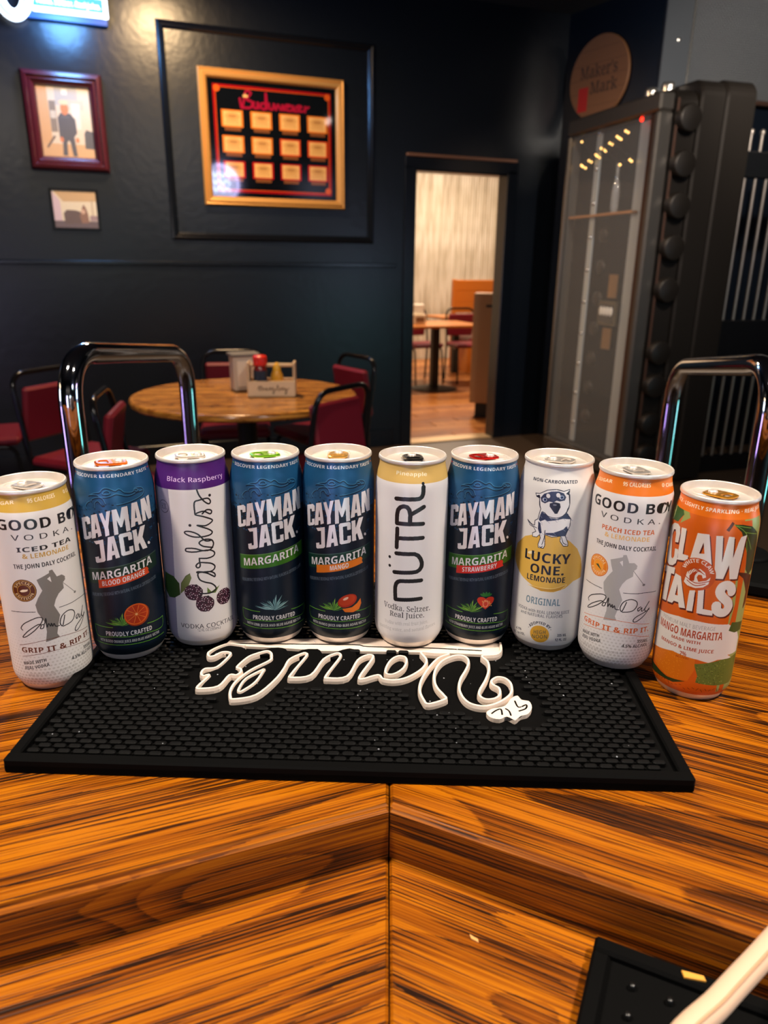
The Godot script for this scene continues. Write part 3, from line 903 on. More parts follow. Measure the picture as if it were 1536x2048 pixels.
func print_raspberry() -> ImageTexture:
	var s := Sheet.new(self, 90, 154, 7, c8(150, 142, 160), -45)
	var black := c8(22, 20, 24)
	var panel := []
	for k in 4:
		panel.append(s.at(A_CARPANEL[0][k * 2] * 0.1, [150.0, 100.0, 50.0, 0.0][k]))
	for k in [3, 2, 1, 0]:
		panel.append(s.at(maxf(A_CARPANEL[1][k * 2] * 0.1, 15.0), [150.0, 100.0, 50.0, 0.0][k]))
	s.rings([panel], c8(222, 214, 210))
	s.rect(-45, 133.5, 45, 154, c8(74, 26, 104))
	s.row(T_CA[0], "sans", c8(226, 196, 232))
	var r2 := RandomNumberGenerator.new()
	r2.seed = 3
	s.fill([A_BLEAF[1]], c8(46, 74, 32))
	s.fill([A_BLEAF[0]], c8(104, 116, 62))
	s.fill([A_BLEAF[2]], c8(96, 116, 52))
	s.lines(A_BLEAF[0].slice(0, 8), 0.4, c8(60, 76, 34))
	for b in A_BERRY:
		var c := Vector2(b[0], b[1]) * 0.1
		s.ell(c.x, c.y, 7.2, 6.8, c8(50, 20, 34))
		for i in 46:
			var a := i * 2.39996
			var rr := 6.6 * sqrt(i / 46.0)
			var p := c + Vector2(cos(a) * rr, sin(a) * rr * 0.95)
			s.ell(p.x, p.y, 1.15, 1.1, c8(66, 26, 44) if i % 3 else c8(36, 14, 26), 0.0, 10)
			if i % 2 == 0 or r2.randf() < 0.3:
				s.ell(p.x - 0.2, p.y + 0.25, 0.42, 0.42, c8(226, 208, 214), 0.0, 8)
	for a in A_SCRIPT:
		s.curve(a, 1.15, black, 0, 0, 6)
	for a in A_SCRDOT:
		s.ell(a[0] * 0.1, a[1] * 0.1, 1.1, 1.1, black)
	s.row(T_CA[1], "sans", c8(40, 38, 42))
	s.row(T_CA[2], "sans", c8(60, 58, 62))
	var cx: float = A_CARPANEL[0][0] * 0.1 - 6.0
	for r in [[5.2, c8(60, 54, 68)], [4.7, c8(150, 142, 160)]]:
		s.ell(cx, 119, r[0], r[0], r[1], 0.0, 36)
	s.text("RX", "serif", cx - 3.0, 117, cx + 3.0, 117, 4.4, c8(60, 54, 68))
	return s.tex()


# ------------------------------------------------------------------ a slim can
func can_parts() -> Dictionary:
	var mm := func(a: Array) -> Array: return a.map(func(p): return p / 1000.0)
	return {
		"body": lathe(mm.call([Vector2(26.6, 6.0), Vector2(28.0, 9.5), Vector2(28.5, 13), Vector2(28.6, 18), Vector2(28.6, 70), Vector2(28.6, 131), Vector2(28.5, 135), Vector2(28.1, 138.5), Vector2(27.2, 142.5), Vector2(26.2, 146), Vector2(25.6, 149), Vector2(25.45, 151), Vector2(25.5, 153.3)]), 72, 0.154),
		"base": lathe(mm.call([Vector2(0, 8), Vector2(16, 6.5), Vector2(21.2, 1.2), Vector2(22.6, 0), Vector2(23.8, 0.6), Vector2(25.0, 3.0), Vector2(26.6, 6.05)]), 60),
		"lid": lathe(mm.call([Vector2(25.3, 152.9), Vector2(25.9, 153.0), Vector2(26.3, 153.5), Vector2(26.35, 154.4), Vector2(26.2, 155.4), Vector2(25.7, 156), Vector2(25.1, 156), Vector2(24.7, 155.3), Vector2(24.3, 152.6), Vector2(23.5, 150.0), Vector2(22.8, 149.4), Vector2(22.1, 149.7), Vector2(21.6, 151.2), Vector2(20.9, 151.7), Vector2(14, 151.7), Vector2(0.0, 151.7)]), 60),
	}


func stadium(hx: float, z0: float, z1: float, n := 28, pow_ := 0.6) -> Array:
	var out := []
	for i in n:
		var a := TAU * i / n
		var c := cos(a)
		var s := sin(a)
		out.append(Vector2(signf(c) * pow(absf(c), pow_) * hx, lerpf(z0, z1, 0.5 + 0.5 * signf(s) * pow(absf(s), pow_))))
	return out


func tab_mesh() -> ArrayMesh:
	var st := ST()
	var o := stadium(8.0, -12.0, 11.0)
	var i := stadium(5.2, -9.2, -2.2)
	var j := stadium(3.4, 2.6, 7.6)
	var y0 := 0.0
	var y1 := 1.3
	var n := o.size()
	var f := func(p: Vector2, y: float) -> Vector3: return Vector3(p.x, y, p.y) / 1000.0
	# upper and lower skin: outer rim ring, then bands to each hole split at z = 0.2
	var mid := []
	for k in n:
		mid.append(o[k] * Vector2(0.86, 0.9) + Vector2(0, -0.1))
	for k in n:
		var l := (k + 1) % n
		quad(st, f.call(o[l], y0), f.call(o[k], y0), f.call(o[k], y1 * 0.7), f.call(o[l], y1 * 0.7))
		quad(st, f.call(o[l], y1 * 0.7), f.call(o[k], y1 * 0.7), f.call(mid[k], y1), f.call(mid[l], y1))
		quad(st, f.call(i[k], y0), f.call(i[l], y0), f.call(i[l], y1), f.call(i[k], y1))
		quad(st, f.call(j[k], y0), f.call(j[l], y0), f.call(j[l], y1 * 0.8), f.call(j[k], y1 * 0.8))
	for half in [0, 1]:
		var hole: Array = i if half == 0 else j
		var yy: float = y1 if half == 0 else y1 * 0.8
		for k in n:
			var l := (k + 1) % n
			var a: Vector2 = mid[k]; var b: Vector2 = mid[l]
			if half == 0:
				a.y = minf(a.y, 0.2); b.y = minf(b.y, 0.2)
			else:
				a.y = maxf(a.y, 0.2); b.y = maxf(b.y, 0.2)
			quad(st, f.call(b, y1), f.call(a, y1), f.call(hole[k], yy), f.call(hole[l], yy))
	return fin(st)


func make_cans() -> void:
	var shape := can_parts()
	var tab := tab_mesh()
	var rivet := lathe([Vector2(0.0034, 0.0), Vector2(0.0032, 0.0016), Vector2(0.002, 0.0023), Vector2(0.0, 0.0024)], 20)
	var spout := ribbon(smooth_path(stadium(9.0, 3.0, 18.5, 16, 0.9), 2, true).map(func(p): return p / 1000.0), 0.0007, 0.0, 0.0004, true)
	var alu := mk(c8(232, 222, 212), 0.42, 0.6)
	var navy := func(t): return printed(t, 0.36, 0.35)
	var pale := func(t): return printed(t, 0.36, 0.0)
	var green := c8(44, 96, 30)
	var list := [
		# place, yaw, on the mat, print, tab colour, tab turn, label
		[Vector2(-0.2547, -0.4946), 37.3, false, pale.call(print_golf(false)), c8(226, 218, 210), 60.0, "white slim can with gold neck band and grey golfer, leftmost can standing on wood"],
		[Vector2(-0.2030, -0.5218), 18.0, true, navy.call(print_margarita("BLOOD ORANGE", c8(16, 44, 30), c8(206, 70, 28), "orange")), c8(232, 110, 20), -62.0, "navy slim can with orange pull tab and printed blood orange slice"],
		[Vector2(-0.1500, -0.5444), 24.1, true, pale.call(print_raspberry()), c8(226, 218, 210), -70.0, "white slim can with purple neck band, black script and printed blackberries"],
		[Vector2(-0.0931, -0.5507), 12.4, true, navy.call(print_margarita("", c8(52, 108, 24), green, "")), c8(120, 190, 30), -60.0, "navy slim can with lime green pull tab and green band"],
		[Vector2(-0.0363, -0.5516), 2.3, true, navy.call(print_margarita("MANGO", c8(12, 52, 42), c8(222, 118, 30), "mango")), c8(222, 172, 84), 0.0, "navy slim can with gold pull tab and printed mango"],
		[Vector2(0.0218, -0.5455), -5.1, true, pale.call(print_seltzer()), c8(24, 24, 28), 5.0, "plain white slim can with gold neck, black pull tab and upright black lettering"],
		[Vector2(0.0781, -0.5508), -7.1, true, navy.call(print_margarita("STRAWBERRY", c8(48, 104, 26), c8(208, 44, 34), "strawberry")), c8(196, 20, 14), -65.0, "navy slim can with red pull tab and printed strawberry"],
		[Vector2(0.1347, -0.5425), -17.1, true, pale.call(print_lemonade()), c8(226, 218, 210), 55.0, "white slim can with a drawn dog sitting on a yellow lemon"],
		[Vector2(0.1847, -0.5145), -23.2, true, pale.call(print_golf(true)), c8(206, 200, 194), 8.0, "white slim can with orange neck band and grey golfer, beside the orange can"],
		[Vector2(0.2369, -0.4893), -36.2, false, printed(print_claw(), 0.34, 0.15), c8(196, 136, 40), 35.0, "orange slim can with gold pull tab and bold white lettering, rightmost on the wood"],
	]
	for l in list:
		var t := thing("drink_can", l[6], "can", Transform3D(Basis(UP, deg_to_rad(l[1])), Vector3(l[0].x, BAR + (0.010 if l[2] else 0.0) + 0.0002, l[0].y)), "ten slim cans in an arc on the bar")
		obj("body", shape.body, l[3], t)
		obj("base", shape.base, alu, t)
		obj("lid", shape.lid, alu, t)
		var turn: float = l[5] - l[1]
		var sp := obj("spout_score", spout, alu, t, Transform3D(Basis(UP, deg_to_rad(turn + 180.0)), Vector3(0, 0.1517, 0)))
		sp.set_meta("label", "raised outline of the opening")
		var tb := obj("pull_tab", tab, mk(l[4], 0.28, 0.75), t, Transform3D(Basis(UP, deg_to_rad(turn + 180.0)) * Basis(Vector3.RIGHT, deg_to_rad(3.0)), Vector3(0, 0.1524, 0)))
		obj("rivet", rivet, alu, tb, Transform3D(Basis(), Vector3(0, 0.0004, 0.0052)))


# ------------------------------------------------------------------ things on and round the bar
func make_bar() -> void:
	var c := Vector2(0.005, -0.348)
	var t := thing("bar_counter", "orange oak bar top with a stepped inner edge mitred at the corner", "bar counter")
	var grain := oak(c8(32, 12, 1), c8(124, 60, 2), c8(172, 98, 5), 40, 1024, 2048, 24.0, 0.36)
	var grain2 := oak(c8(32, 12, 1), c8(126, 62, 2), c8(174, 100, 6), 77, 1024, 2048, 18.0, 0.28)
	var halves := [[Vector2(0.905, 0.425), Vector2(0.425, -0.905), 1.0], [Vector2(-0.933, 0.36), Vector2(-0.36, -0.933), -1.0]]
	for hv in halves:
		var d: Vector2 = hv[0]
		var n: Vector2 = hv[1]
		var sg: float = hv[2]
		# local axes: x along the edge to the right, z towards the bartender
		var ex := d * sg
		var basis := Basis(Vector3(ex.x, 0, ex.y), UP, Vector3(-n.x, 0, -n.y))
		var xf := Transform3D(basis, Vector3(c.x, 0, c.y))
		var loc := func(p: Vector2) -> Vector2: return Vector2((p - c).dot(ex), (p - c).dot(-n))
		var seam := func(off: float) -> Vector2: return c + n * off + d * (-(n.x * off) / d.x)
		var poly := func(o0: float, o1: float, length: float) -> Array:
			return [loc.call(seam.call(o0) + Vector2(0.0004 * sg, 0)), loc.call(c + d * length + n * o0), loc.call(c + d * length + n * o1), loc.call(seam.call(o1) + Vector2(0.0004 * sg, 0))]
		var up := wood(grain if sg > 0 else grain2, Color.WHITE, Vector3(1.0, 1.6, 1.6), 0.36, 0.02, Vector3(0.13 * sg, 0.2, 0.37))
		var low := wood(grain2 if sg > 0 else grain, Color.WHITE, Vector3(1.0, 1.6, 1.6), 0.4, 0.02, Vector3(0.41, 0.1, 0.11 * sg))
		var dark := wood(grain, Color.WHITE, Vector3(1.0, 1.9, 1.9), 0.5, 0.02, Vector3(0.3 * sg, 0.55, 0.1))
		for wm in [up, low, dark]:
			wm.metallic_specular = 0.36
		obj("top_board", slab(poly.call(0.0042, 0.56, 1.45), BAR - 0.035, BAR, 0.0018), up, t, xf)
		obj("nosing", slab(poly.call(0.0, 0.004, 1.45), BAR - 0.035, BAR - 0.0002, 0.0016), dark, t, xf)
		obj("drink_rail", slab(poly.call(-0.175, 0.06, 1.3), BAR - 0.067, BAR - 0.0352, 0.0015), low, t, xf)
		obj("body", slab(poly.call(0.02, 0.46, 1.3), 0.0, BAR - 0.0675, 0.0), M.dark_wood, t, xf)
		obj("edge_moulding", slab(poly.call(0.5605, 0.578, 1.45), BAR - 0.05, BAR - 0.004, 0.004), up, t, xf)


func to_path(a: Array, steps := 4) -> Array:
	var p := []
	for i in range(0, a.size(), 2):
		p.append(Vector2(a[i], a[i + 1]) * 0.0001)
	return smooth_path(p, steps)


func make_mat() -> void:
	var w := 0.428
	var d := 0.28
	var turn := -atan2(0.012, 0.424)
	var xf := Transform3D(Basis(UP, turn), Vector3(-0.0185, BAR, -0.371 - 0.14))
	var t := thing("bar_mat", "black rubber bar mat with raised white script lettering under the cans", "bar mat", xf)
	obj("base", bx(Vector3(0, 0.0032, 0), Vector3(w, 0.006, d), 0.0008), M.rubber, t)
	var rim := ST()
	for s in [-1.0, 1.0]:
		box(rim, Vector3(0, 0.0052, s * (d / 2 - 0.004)), Vector3(w, 0.0100, 0.008), 0.0012)
		box(rim, Vector3(s * (w / 2 - 0.004), 0.0052, 0), Vector3(0.008, 0.0099, d - 0.0162), 0.0012)
	obj("rim", fin(rim), M.rubber, t)
	# where the lettering stands the mat is smooth
	var logo := []
	for a in A_LOGO:
		logo.append(to_path(a))
	var pts := []
	for a in logo:
		pts.append_array(a)
	var keep_out := []
	for p in pts:
		keep_out.append(p)
	for a in A_LOGOTHE:
		keep_out.append_array(to_path(a))
	var near := func(p: Vector2) -> bool:
		for q in keep_out:
			if absf(q.x - p.x) < 0.0095 and absf(q.y - p.y) < 0.0085:
				return true
		return false
	var bar_poly := PackedVector2Array()
	for i in range(0, A_LOGOBAR[0].size(), 2):
		bar_poly.append(Vector2(A_LOGOBAR[0][i], A_LOGOBAR[0][i + 1]) * 0.0001)
	var nub := ST()
	prism(nub, PackedVector2Array([Vector2(-0.0040, -0.0010), Vector2(-0.0028, -0.0018), Vector2(0.0028, -0.0018), Vector2(0.0040, -0.0010), Vector2(0.0040, 0.0010), Vector2(0.0028, 0.0018), Vector2(-0.0028, 0.0018), Vector2(-0.0040, 0.0010)]), 0.0, 0.0036, 0.0007, false)
	var nub_mesh := fin(nub)
	var spots := []
	var j := 0
	var z := d / 2 - 0.0115
	while z > -d / 2 + 0.011:
		var x := -w / 2 + 0.014 + (0.0049 if j % 2 else 0.0)
		while x < w / 2 - 0.013:
			var p := Vector2(x, z)
			if not near.call(p) and not Geometry2D.is_point_in_polygon(p, bar_poly):
				spots.append(Vector3(x, 0.0062, z))
			x += 0.0098
		z -= 0.0052
		j += 1
	var rest := ST()
	for i in spots.size():
		if i < 300:
			obj("nub", nub_mesh, M.rubber_nub, t, Transform3D(Basis(), spots[i]))
		else:
			rest.append_from(nub_mesh, 0, Transform3D(Basis(), spots[i]))
	var o := obj("nubs", rest.commit(), M.rubber_nub, t)
	o.set_meta("kind", "stuff")
	# lettering
	var l := obj("lettering", ribbon(logo[0], 0.0026, 0.0055, 0.0108), M.cream_rubber, t)
	l.set_meta("label", "raised white outline of script letters")
	for i in [1, 2]:
		obj("lettering", ribbon(logo[i], 0.0024, 0.0055, 0.0107), M.cream_rubber, t)
	obj("underline", slab(Array(bar_poly), 0.0055, 0.0088, 0.0004), M.cream_rubber, t)
	obj("underline_groove", ribbon(to_path(A_LOGOBAR[1]), 0.0016, 0.0086, 0.0090), M.rubber, t)
	for a in A_LOGOBLACK:
		var bp := to_path(a, 2)
		bp.remove_at(bp.size() - 1)
		obj("letter_face", slab(bp, 0.0055, 0.0092, 0.0003), M.rubber, t)
	var small := []
	for i in range(0, A_LOGOTHE[0].size(), 2):
		small.append(Vector2(A_LOGOTHE[0][i], A_LOGOTHE[0][i + 1]) * 0.0001)
	obj("small_lettering", slab(smooth_path(small, 3, true), 0.0055, 0.0095, 0.0), M.cream_rubber, t)
	for i in [1, 2, 3]:
		obj("small_groove", ribbon(to_path(A_LOGOTHE[i]), 0.0013, 0.0092, 0.0098), M.rubber, t)
	# spilled drops on the rubber
	var drops := ST()
	var drop := lathe([Vector2(0.001, 0.0), Vector2(0.0009, 0.0004), Vector2(0.0005, 0.0007), Vector2(0.0, 0.0008)], 10)
	var r2 := RandomNumberGenerator.new()
	r2.seed = 9
	for i in 60:
		var right := r2.randf() < 0.72
		var p := Vector3(r2.randf_range(0.0, 0.2) if right else r2.randf_range(-0.2, 0.05), 0.0096, r2.randf_range(-0.02, 0.12))
		drops.append_from(drop, 0, Transform3D(Basis().scaled(Vector3.ONE * r2.randf_range(0.25, 0.7)), p))
	var dr := obj("water_drops", drops.commit(), M.water, null, xf)
	tag(dr, "small water drops scattered over the black bar mat", "water drops", "", "stuff")


func make_lower_right() -> void:
	# second mat on the drink rail, snug against the step on the right
	var ex := Vector3(0.905, 0, 0.425)
	var ez := Vector3(-0.425, 0, 0.905)
	var xf := Transform3D(Basis(ex, UP, ez), Vector3(0.109, BAR - 0.035, -0.291))
	var t := thing("drip_mat", "black rubber mat lying on the lower rail at the right corner", "bar mat", xf)
	obj("base", bx(Vector3(0.31, 0.003, 0.062), Vector3(0.61, 0.006, 0.118), 0.001), M.rubber, t)
	obj("rim", boxes([[Vector3(0.31, 0.005, 0.006), Vector3(0.61, 0.010, 0.009)], [Vector3(0.31, 0.005, 0.118), Vector3(0.61, 0.010, 0.009)], [Vector3(0.0095, 0.005, 0.062), Vector3(0.009, 0.0099, 0.103)], [Vector3(0.61, 0.005, 0.062), Vector3(0.009, 0.0099, 0.103)]], 0.0015), M.rubber, t)
	var nub := lathe([Vector2(0.0019, 0.0), Vector2(0.0017, 0.0028), Vector2(0.0011, 0.0035), Vector2(0.0, 0.0036)], 10)
	var st := ST()
	var k := 0
	for i in 34:
		for j in 6:
			var p := Vector3(0.026 + i * 0.0172, 0.0058, 0.022 + j * 0.0162)
			if k < 0:
				pass
			if i < 9:
				obj("nub", nub, M.rubber_gloss, t, Transform3D(Basis(), p))
			else:
				st.append_from(nub, 0, Transform3D(Basis(), p))
	var o := obj("nubs", st.commit(), M.rubber_gloss, t)
	o.set_meta("kind", "stuff")
	var crumb := obj("peel_scrap", slab([Vector2(-0.0052, -0.001), Vector2(0.005, -0.0014), Vector2(0.006, 0.0012), Vector2(-0.004, 0.0026)], 0.0, 0.0012, 0.0003), mk(c8(226, 160, 60), 0.6), null, xf * Transform3D(Basis(UP, 0.1), Vector3(0.052, 0.0101, 0.0058)))
	tag(crumb, "scrap of yellow peel on the rim of the lower black mat", "peel")
	var crumb2 := obj("wood_chip", slab([Vector2(-0.003, -0.0006), Vector2(0.002, -0.001), Vector2(0.0034, 0.0004), Vector2(-0.001, 0.001)], 0.0, 0.0008, 0.0), mk(c8(222, 160, 90), 0.7), null, Transform3D(Basis(UP, -0.7), Vector3(0.050, BAR - 0.0351, -0.292)))
	tag(crumb2, "tiny pale chip lying on the lower wooden rail", "chip")
	# the pale hose that crosses the corner of the picture
	var hose := []
	for p in [Vector3(0.075, BAR - 0.03, -0.15), Vector3(0.112, BAR + 0.003, -0.201), Vector3(0.147, BAR + 0.0062, -0.228), Vector3(0.179, BAR + 0.0066, -0.2525), Vector3(0.212, BAR + 0.0064, -0.280), Vector3(0.26, BAR + 0.0062, -0.33)]:
		hose.append(p)
	var hs := thing("drink_hose", "cream ribbed hose crossing the lower right black mat", "hose")
	obj("sleeve", tube(smooth_path(hose, 8), 0.0056, 16), mk(c8(222, 186, 156), 0.6), hs)
	var rib := []
	for p in smooth_path(hose, 8):
		rib.append(p + Vector3(0.0014, 0.0051, 0.0022))
	obj("seam", tube(rib, 0.0007, 8), mk(c8(196, 152, 116), 0.6), hs)
	# black holder at the far edge behind the orange can
	var hb := thing("coaster_holder", "low black rubber holder at the far edge behind the orange can", "holder", Transform3D(Basis(Vector3(0.905, 0, 0.425), UP, Vector3(-0.425, 0, 0.905)), Vector3(0.40, BAR, -0.675)))
	obj("tray", bx(Vector3(0.02, 0.007, 0), Vector3(0.16, 0.014, 0.085), 0.003), M.rubber, hb)
	for i in 3:
		obj("lobe", lathe([Vector2(0.024, 0.0), Vector2(0.024, 0.014), Vector2(0.021, 0.0185), Vector2(0.0, 0.020)], 24), M.rubber, hb, Transform3D(Basis(), Vector3(-0.03 + i * 0.05, 0.0, -0.038)))


func make_rail(near: Vector3, far: Vector3, label: String) -> void:
	var t := thing("service_rail", label, "handrail", Transform3D(), "chrome rails of the service station")
	var a := Vector3(near.x, 0.012, near.z)
	var b := Vector3(far.x, 0.012, far.z)
	obj("rail_tube", tube(fillet([a, near, far, b], 0.085, 12), 0.0178, 24), M.chrome, t)
	for p in [a, b]:
		obj("floor_flange", lathe([Vector2(0.045, 0.0), Vector2(0.045, 0.006), Vector2(0.03, 0.012), Vector2(0.018, 0.02)], 24), M.chrome, t, Transform3D(Basis(), Vector3(p.x, 0.0005, p.z)))


# ------------------------------------------------------------------ the dining room
func make_table() -> void:
	var top := oak(c8(64, 32, 9), c8(160, 98, 38), c8(216, 156, 72), 91, 512, 1024, 13.0, 0.45)
	var t := thing("round_table", "round striped wooden dining table with a glossy top", "table", rot(8, Vector3(-0.71, 0, -3.68)))
	var m := wood(top, Color.WHITE, Vector3(0.8, 1.0, 1.0), 0.2, 0.0)
	obj("table_top", lathe([Vector2(0, 0.708), Vector2(0.53, 0.708), Vector2(0.56, 0.716), Vector2(0.568, 0.73), Vector2(0.562, 0.745), Vector2(0.55, 0.75), Vector2(0, 0.75)], 72), m, t)
	obj("pedestal", lathe([Vector2(0.05, 0.03), Vector2(0.05, 0.66), Vector2(0.2, 0.69), Vector2(0.2, 0.707)], 24), M.black_metal, t)
	obj("foot", lathe([Vector2(0.21, 0.0), Vector2(0.21, 0.02), Vector2(0.06, 0.045)], 32), M.black_metal, t)


func make_chair(label: String, at: Vector3, deg: float) -> void:
	# the sitter looks along -z
	var t := thing("dining_chair", label, "chair", rot(deg, at), "burgundy stacking chairs in the dining room")
	obj("frame", tube(fillet([Vector3(-0.19, 0.0, 0.24), Vector3(-0.19, 0.45, 0.19), Vector3(-0.185, 0.87, 0.26), Vector3(0.185, 0.87, 0.26), Vector3(0.19, 0.45, 0.19), Vector3(0.19, 0.0, 0.24)], 0.09, 8), 0.0125, 12), M.chair_frame, t)
	for s in [-1.0, 1.0]:
		obj("leg", tube(fillet([Vector3(s * 0.19, 0.0, -0.22), Vector3(s * 0.185, 0.42, -0.18), Vector3(s * 0.185, 0.43, 0.19)], 0.05, 5), 0.0115, 10), M.chair_frame, t)
	var st := ST()
	box(st, Vector3(0, 0.455, -0.01), Vector3(0.40, 0.05, 0.40), 0.018)
	obj("seat", fin(st), M.burgundy, t)
	st = ST()
	box(st, Vector3.ZERO, Vector3(0.335, 0.27, 0.035), 0.012, Transform3D(Basis(Vector3.RIGHT, -0.165), Vector3(0, 0.675, 0.226)))
	obj("backrest", fin(st), M.burgundy, t)


func make_table_things() -> void:
	var s := Sheet.new(self, 240, 70, 3, c8(214, 188, 156))
	for w in [[26, 30, 34, 48, 40, 30, 36, 26, 46, 50, 50, 26], [52, 26, 58, 40, 66, 26, 72, 40, 78, 26, 86, 40], [88, 26, 94, 42, 100, 26, 108, 42, 112, 12, 104, 14, 122, 34], [124, 24, 132, 54, 138, 24, 148, 40, 154, 26, 160, 42, 168, 26, 174, 38, 178, 10, 168, 12, 190, 38]]:
		s.stroke(smooth_path(s.pts(w.map(func(x): return x * 10), 22.0, 0.0), 5), 3.6, c8(60, 40, 26))
	var front := printed(s.tex(), 0.6)
	var xf := rot(4, Vector3(-0.565, 0.7502, -3.635))
	var t := thing("condiment_caddy", "pale wooden caddy with dark script on the round table", "caddy", xf)
	obj("bottom", bx(Vector3(0, 0.006, 0), Vector3(0.22, 0.01, 0.12), 0.001), M.pale_wood, t)
	obj("side_board", bx(Vector3(0, 0.042, 0.058), Vector3(0.235, 0.075, 0.011), 0.001), M.pale_wood, t)
	obj("side_board", bx(Vector3(0, 0.042, -0.058), Vector3(0.235, 0.075, 0.011), 0.001), M.pale_wood, t)
	var st := SurfaceTool.new()
	st.begin(Mesh.PRIMITIVE_TRIANGLES)
	uquad(st, [Vector3(-0.112, 0.009, 0.0), Vector3(0.112, 0.009, 0.0), Vector3(0.112, 0.076, 0.0), Vector3(-0.112, 0.076, 0.0)], [Vector2(0, 1), Vector2(1, 1), Vector2(1, 0), Vector2(0, 0)])
	var lb := obj("printed_face", fin(st), front, t, Transform3D(Basis(), Vector3(0, 0, 0.0640)))
	lb.set_meta("label", "dark script lettering")
	for sx in [-1.0, 1.0]:
		obj("end_board", bx(Vector3(sx * 0.112, 0.086, 0), Vector3(0.012, 0.165, 0.105), 0.004), M.pale_wood, t)
	obj("handle", tube([Vector3(-0.115, 0.15, 0), Vector3(0.115, 0.15, 0)], 0.009, 12), M.pale_wood, t)
	var k := thing("ketchup_bottle", "ketchup bottle with a red cap standing in the caddy", "bottle", xf * Transform3D(Basis(), Vector3(-0.055, 0.0115, 0.012)))
	obj("bottle", lathe([Vector2(0, 0), Vector2(0.032, 0.0), Vector2(0.034, 0.01), Vector2(0.034, 0.10), Vector2(0.03, 0.125), Vector2(0.022, 0.14)], 24), mk(c8(120, 20, 14), 0.25), k)
	obj("label_band", lathe([Vector2(0.0345, 0.045), Vector2(0.0345, 0.115)], 24), mk(c8(30, 40, 58), 0.4), k)
	obj("cap", lathe([Vector2(0.034, 0.14), Vector2(0.035, 0.175), Vector2(0.03, 0.187), Vector2(0.0, 0.19)], 24), mk(c8(214, 34, 16), 0.35), k)
	var mu := thing("mustard_bottle", "small yellow mustard bottle standing in the caddy", "bottle", xf * Transform3D(Basis(), Vector3(0.025, 0.0115, 0.0)))
	obj("bottle", lathe([Vector2(0, 0), Vector2(0.028, 0.0), Vector2(0.030, 0.01), Vector2(0.030, 0.09), Vector2(0.018, 0.115)], 24), mk(c8(214, 150, 20), 0.3), mu)
	obj("cap", lathe([Vector2(0.019, 0.114), Vector2(0.019, 0.135), Vector2(0.007, 0.15), Vector2(0.0, 0.152)], 20), mk(c8(226, 168, 30), 0.35), mu)
	var np := thing("napkin_dispenser", "grey and white napkin dispenser behind the wooden caddy", "napkin holder", rot(24, Vector3(-0.735, 0.7502, -3.80)))
	obj("case", bx(Vector3(0, 0.09, 0), Vector3(0.13, 0.175, 0.10), 0.006), mk(c8(190, 176, 160), 0.45), np)
	obj("lid", bx(Vector3(0, 0.184, 0), Vector3(0.15, 0.014, 0.12), 0.003), mk(c8(120, 116, 112), 0.4), np)
	obj("napkins", bx(Vector3(0.0, 0.09, 0.052), Vector3(0.09, 0.13, 0.006), 0.001), mk(c8(226, 214, 196), 0.9), np)


# ------------------------------------------------------------------ pictures and signs on the back wall
func picture(called: String, label: String, category: String, s0: float, s1: float, y0: float, y1: float, sec: Array, frame_mat: Material, face: Material, face_in: float, part: String, pane: Material = null) -> Node3D:
	var w := s1 - s0
	var h := y1 - y0
	var t := thing(called, label, category, on_wall((s0 + s1) / 2, (y0 + y1) / 2, 0.002))
	obj("frame", frame_mesh(w, h, sec), frame_mat, t)
	obj("backing", bx(Vector3(0, 0, 0.005), Vector3(w - 0.004, h - 0.004, 0.008)), M.black_metal, t)
	var st := SurfaceTool.new()
	st.begin(Mesh.PRIMITIVE_TRIANGLES)
	var a := w / 2 - face_in
	var b := h / 2 - face_in
	uquad(st, [Vector3(-a, -b, 0.012), Vector3(a, -b, 0.012), Vector3(a, b, 0.012), Vector3(-a, b, 0.012)], [Vector2(0, 1), Vector2(1, 1), Vector2(1, 0), Vector2(0, 0)])
	obj(part, fin(st), face, t)
	if pane:
		obj("glass", bx(Vector3(0, 0, 0.0155), Vector3(2 * a, 2 * b, 0.002)), pane, t)
	return t


func print_portrait() -> ImageTexture:
	var s := Sheet.new(self, 285, 362, 1.6, c8(214, 196, 168))
	s.fill([[0, 0, 600, 900, 560, 3620, 0, 3620]], c8(206, 156, 96))
	s.rect(0, 0, 285, 70, c8(206, 160, 104))
	s.rect(95, 270, 220, 362, c8(176, 172, 162))
	s.rect(135, 325, 165, 352, c8(236, 226, 206))
	s.rect(150, 250, 250, 300, c8(196, 182, 158))
	s.rect(60, 130, 95, 290, c8(120, 104, 84))
	s.rect(64, 200, 92, 240, c8(196, 186, 166))
	s.rect(180, 150, 225, 280, c8(222, 214, 196))
	s.fill([[2350, 500, 2850, 480, 2850, 1400, 2500, 1500, 2380, 1300]], c8(44, 42, 48))
	s.fill([[300, 420, 800, 1060, 700, 1120, 240, 520]], c8(84, 60, 44))
	# the standing figure: dark suit
	s.fill([[1080, 80, 1150, 900, 1000, 1000, 1000, 2050, 1180, 2300, 1700, 2300, 1960, 2000, 1980, 1300, 1800, 1080, 1880, 60, 1640, 60, 1560, 760, 1480, 900, 1380, 760, 1340, 80]], c8(40, 38, 48))
	s.ell(142, 252, 22, 32, c8(206, 112, 36))
	s.ell(140, 285, 27, 13, c8(226, 196, 150))
	s.ell(110, 92, 10, 14, c8(206, 110, 40))
	s.ell(196, 92, 10, 14, c8(206, 110, 40))
	s.rect(120, 205, 165, 214, c8(60, 58, 66))
	return s.tex()


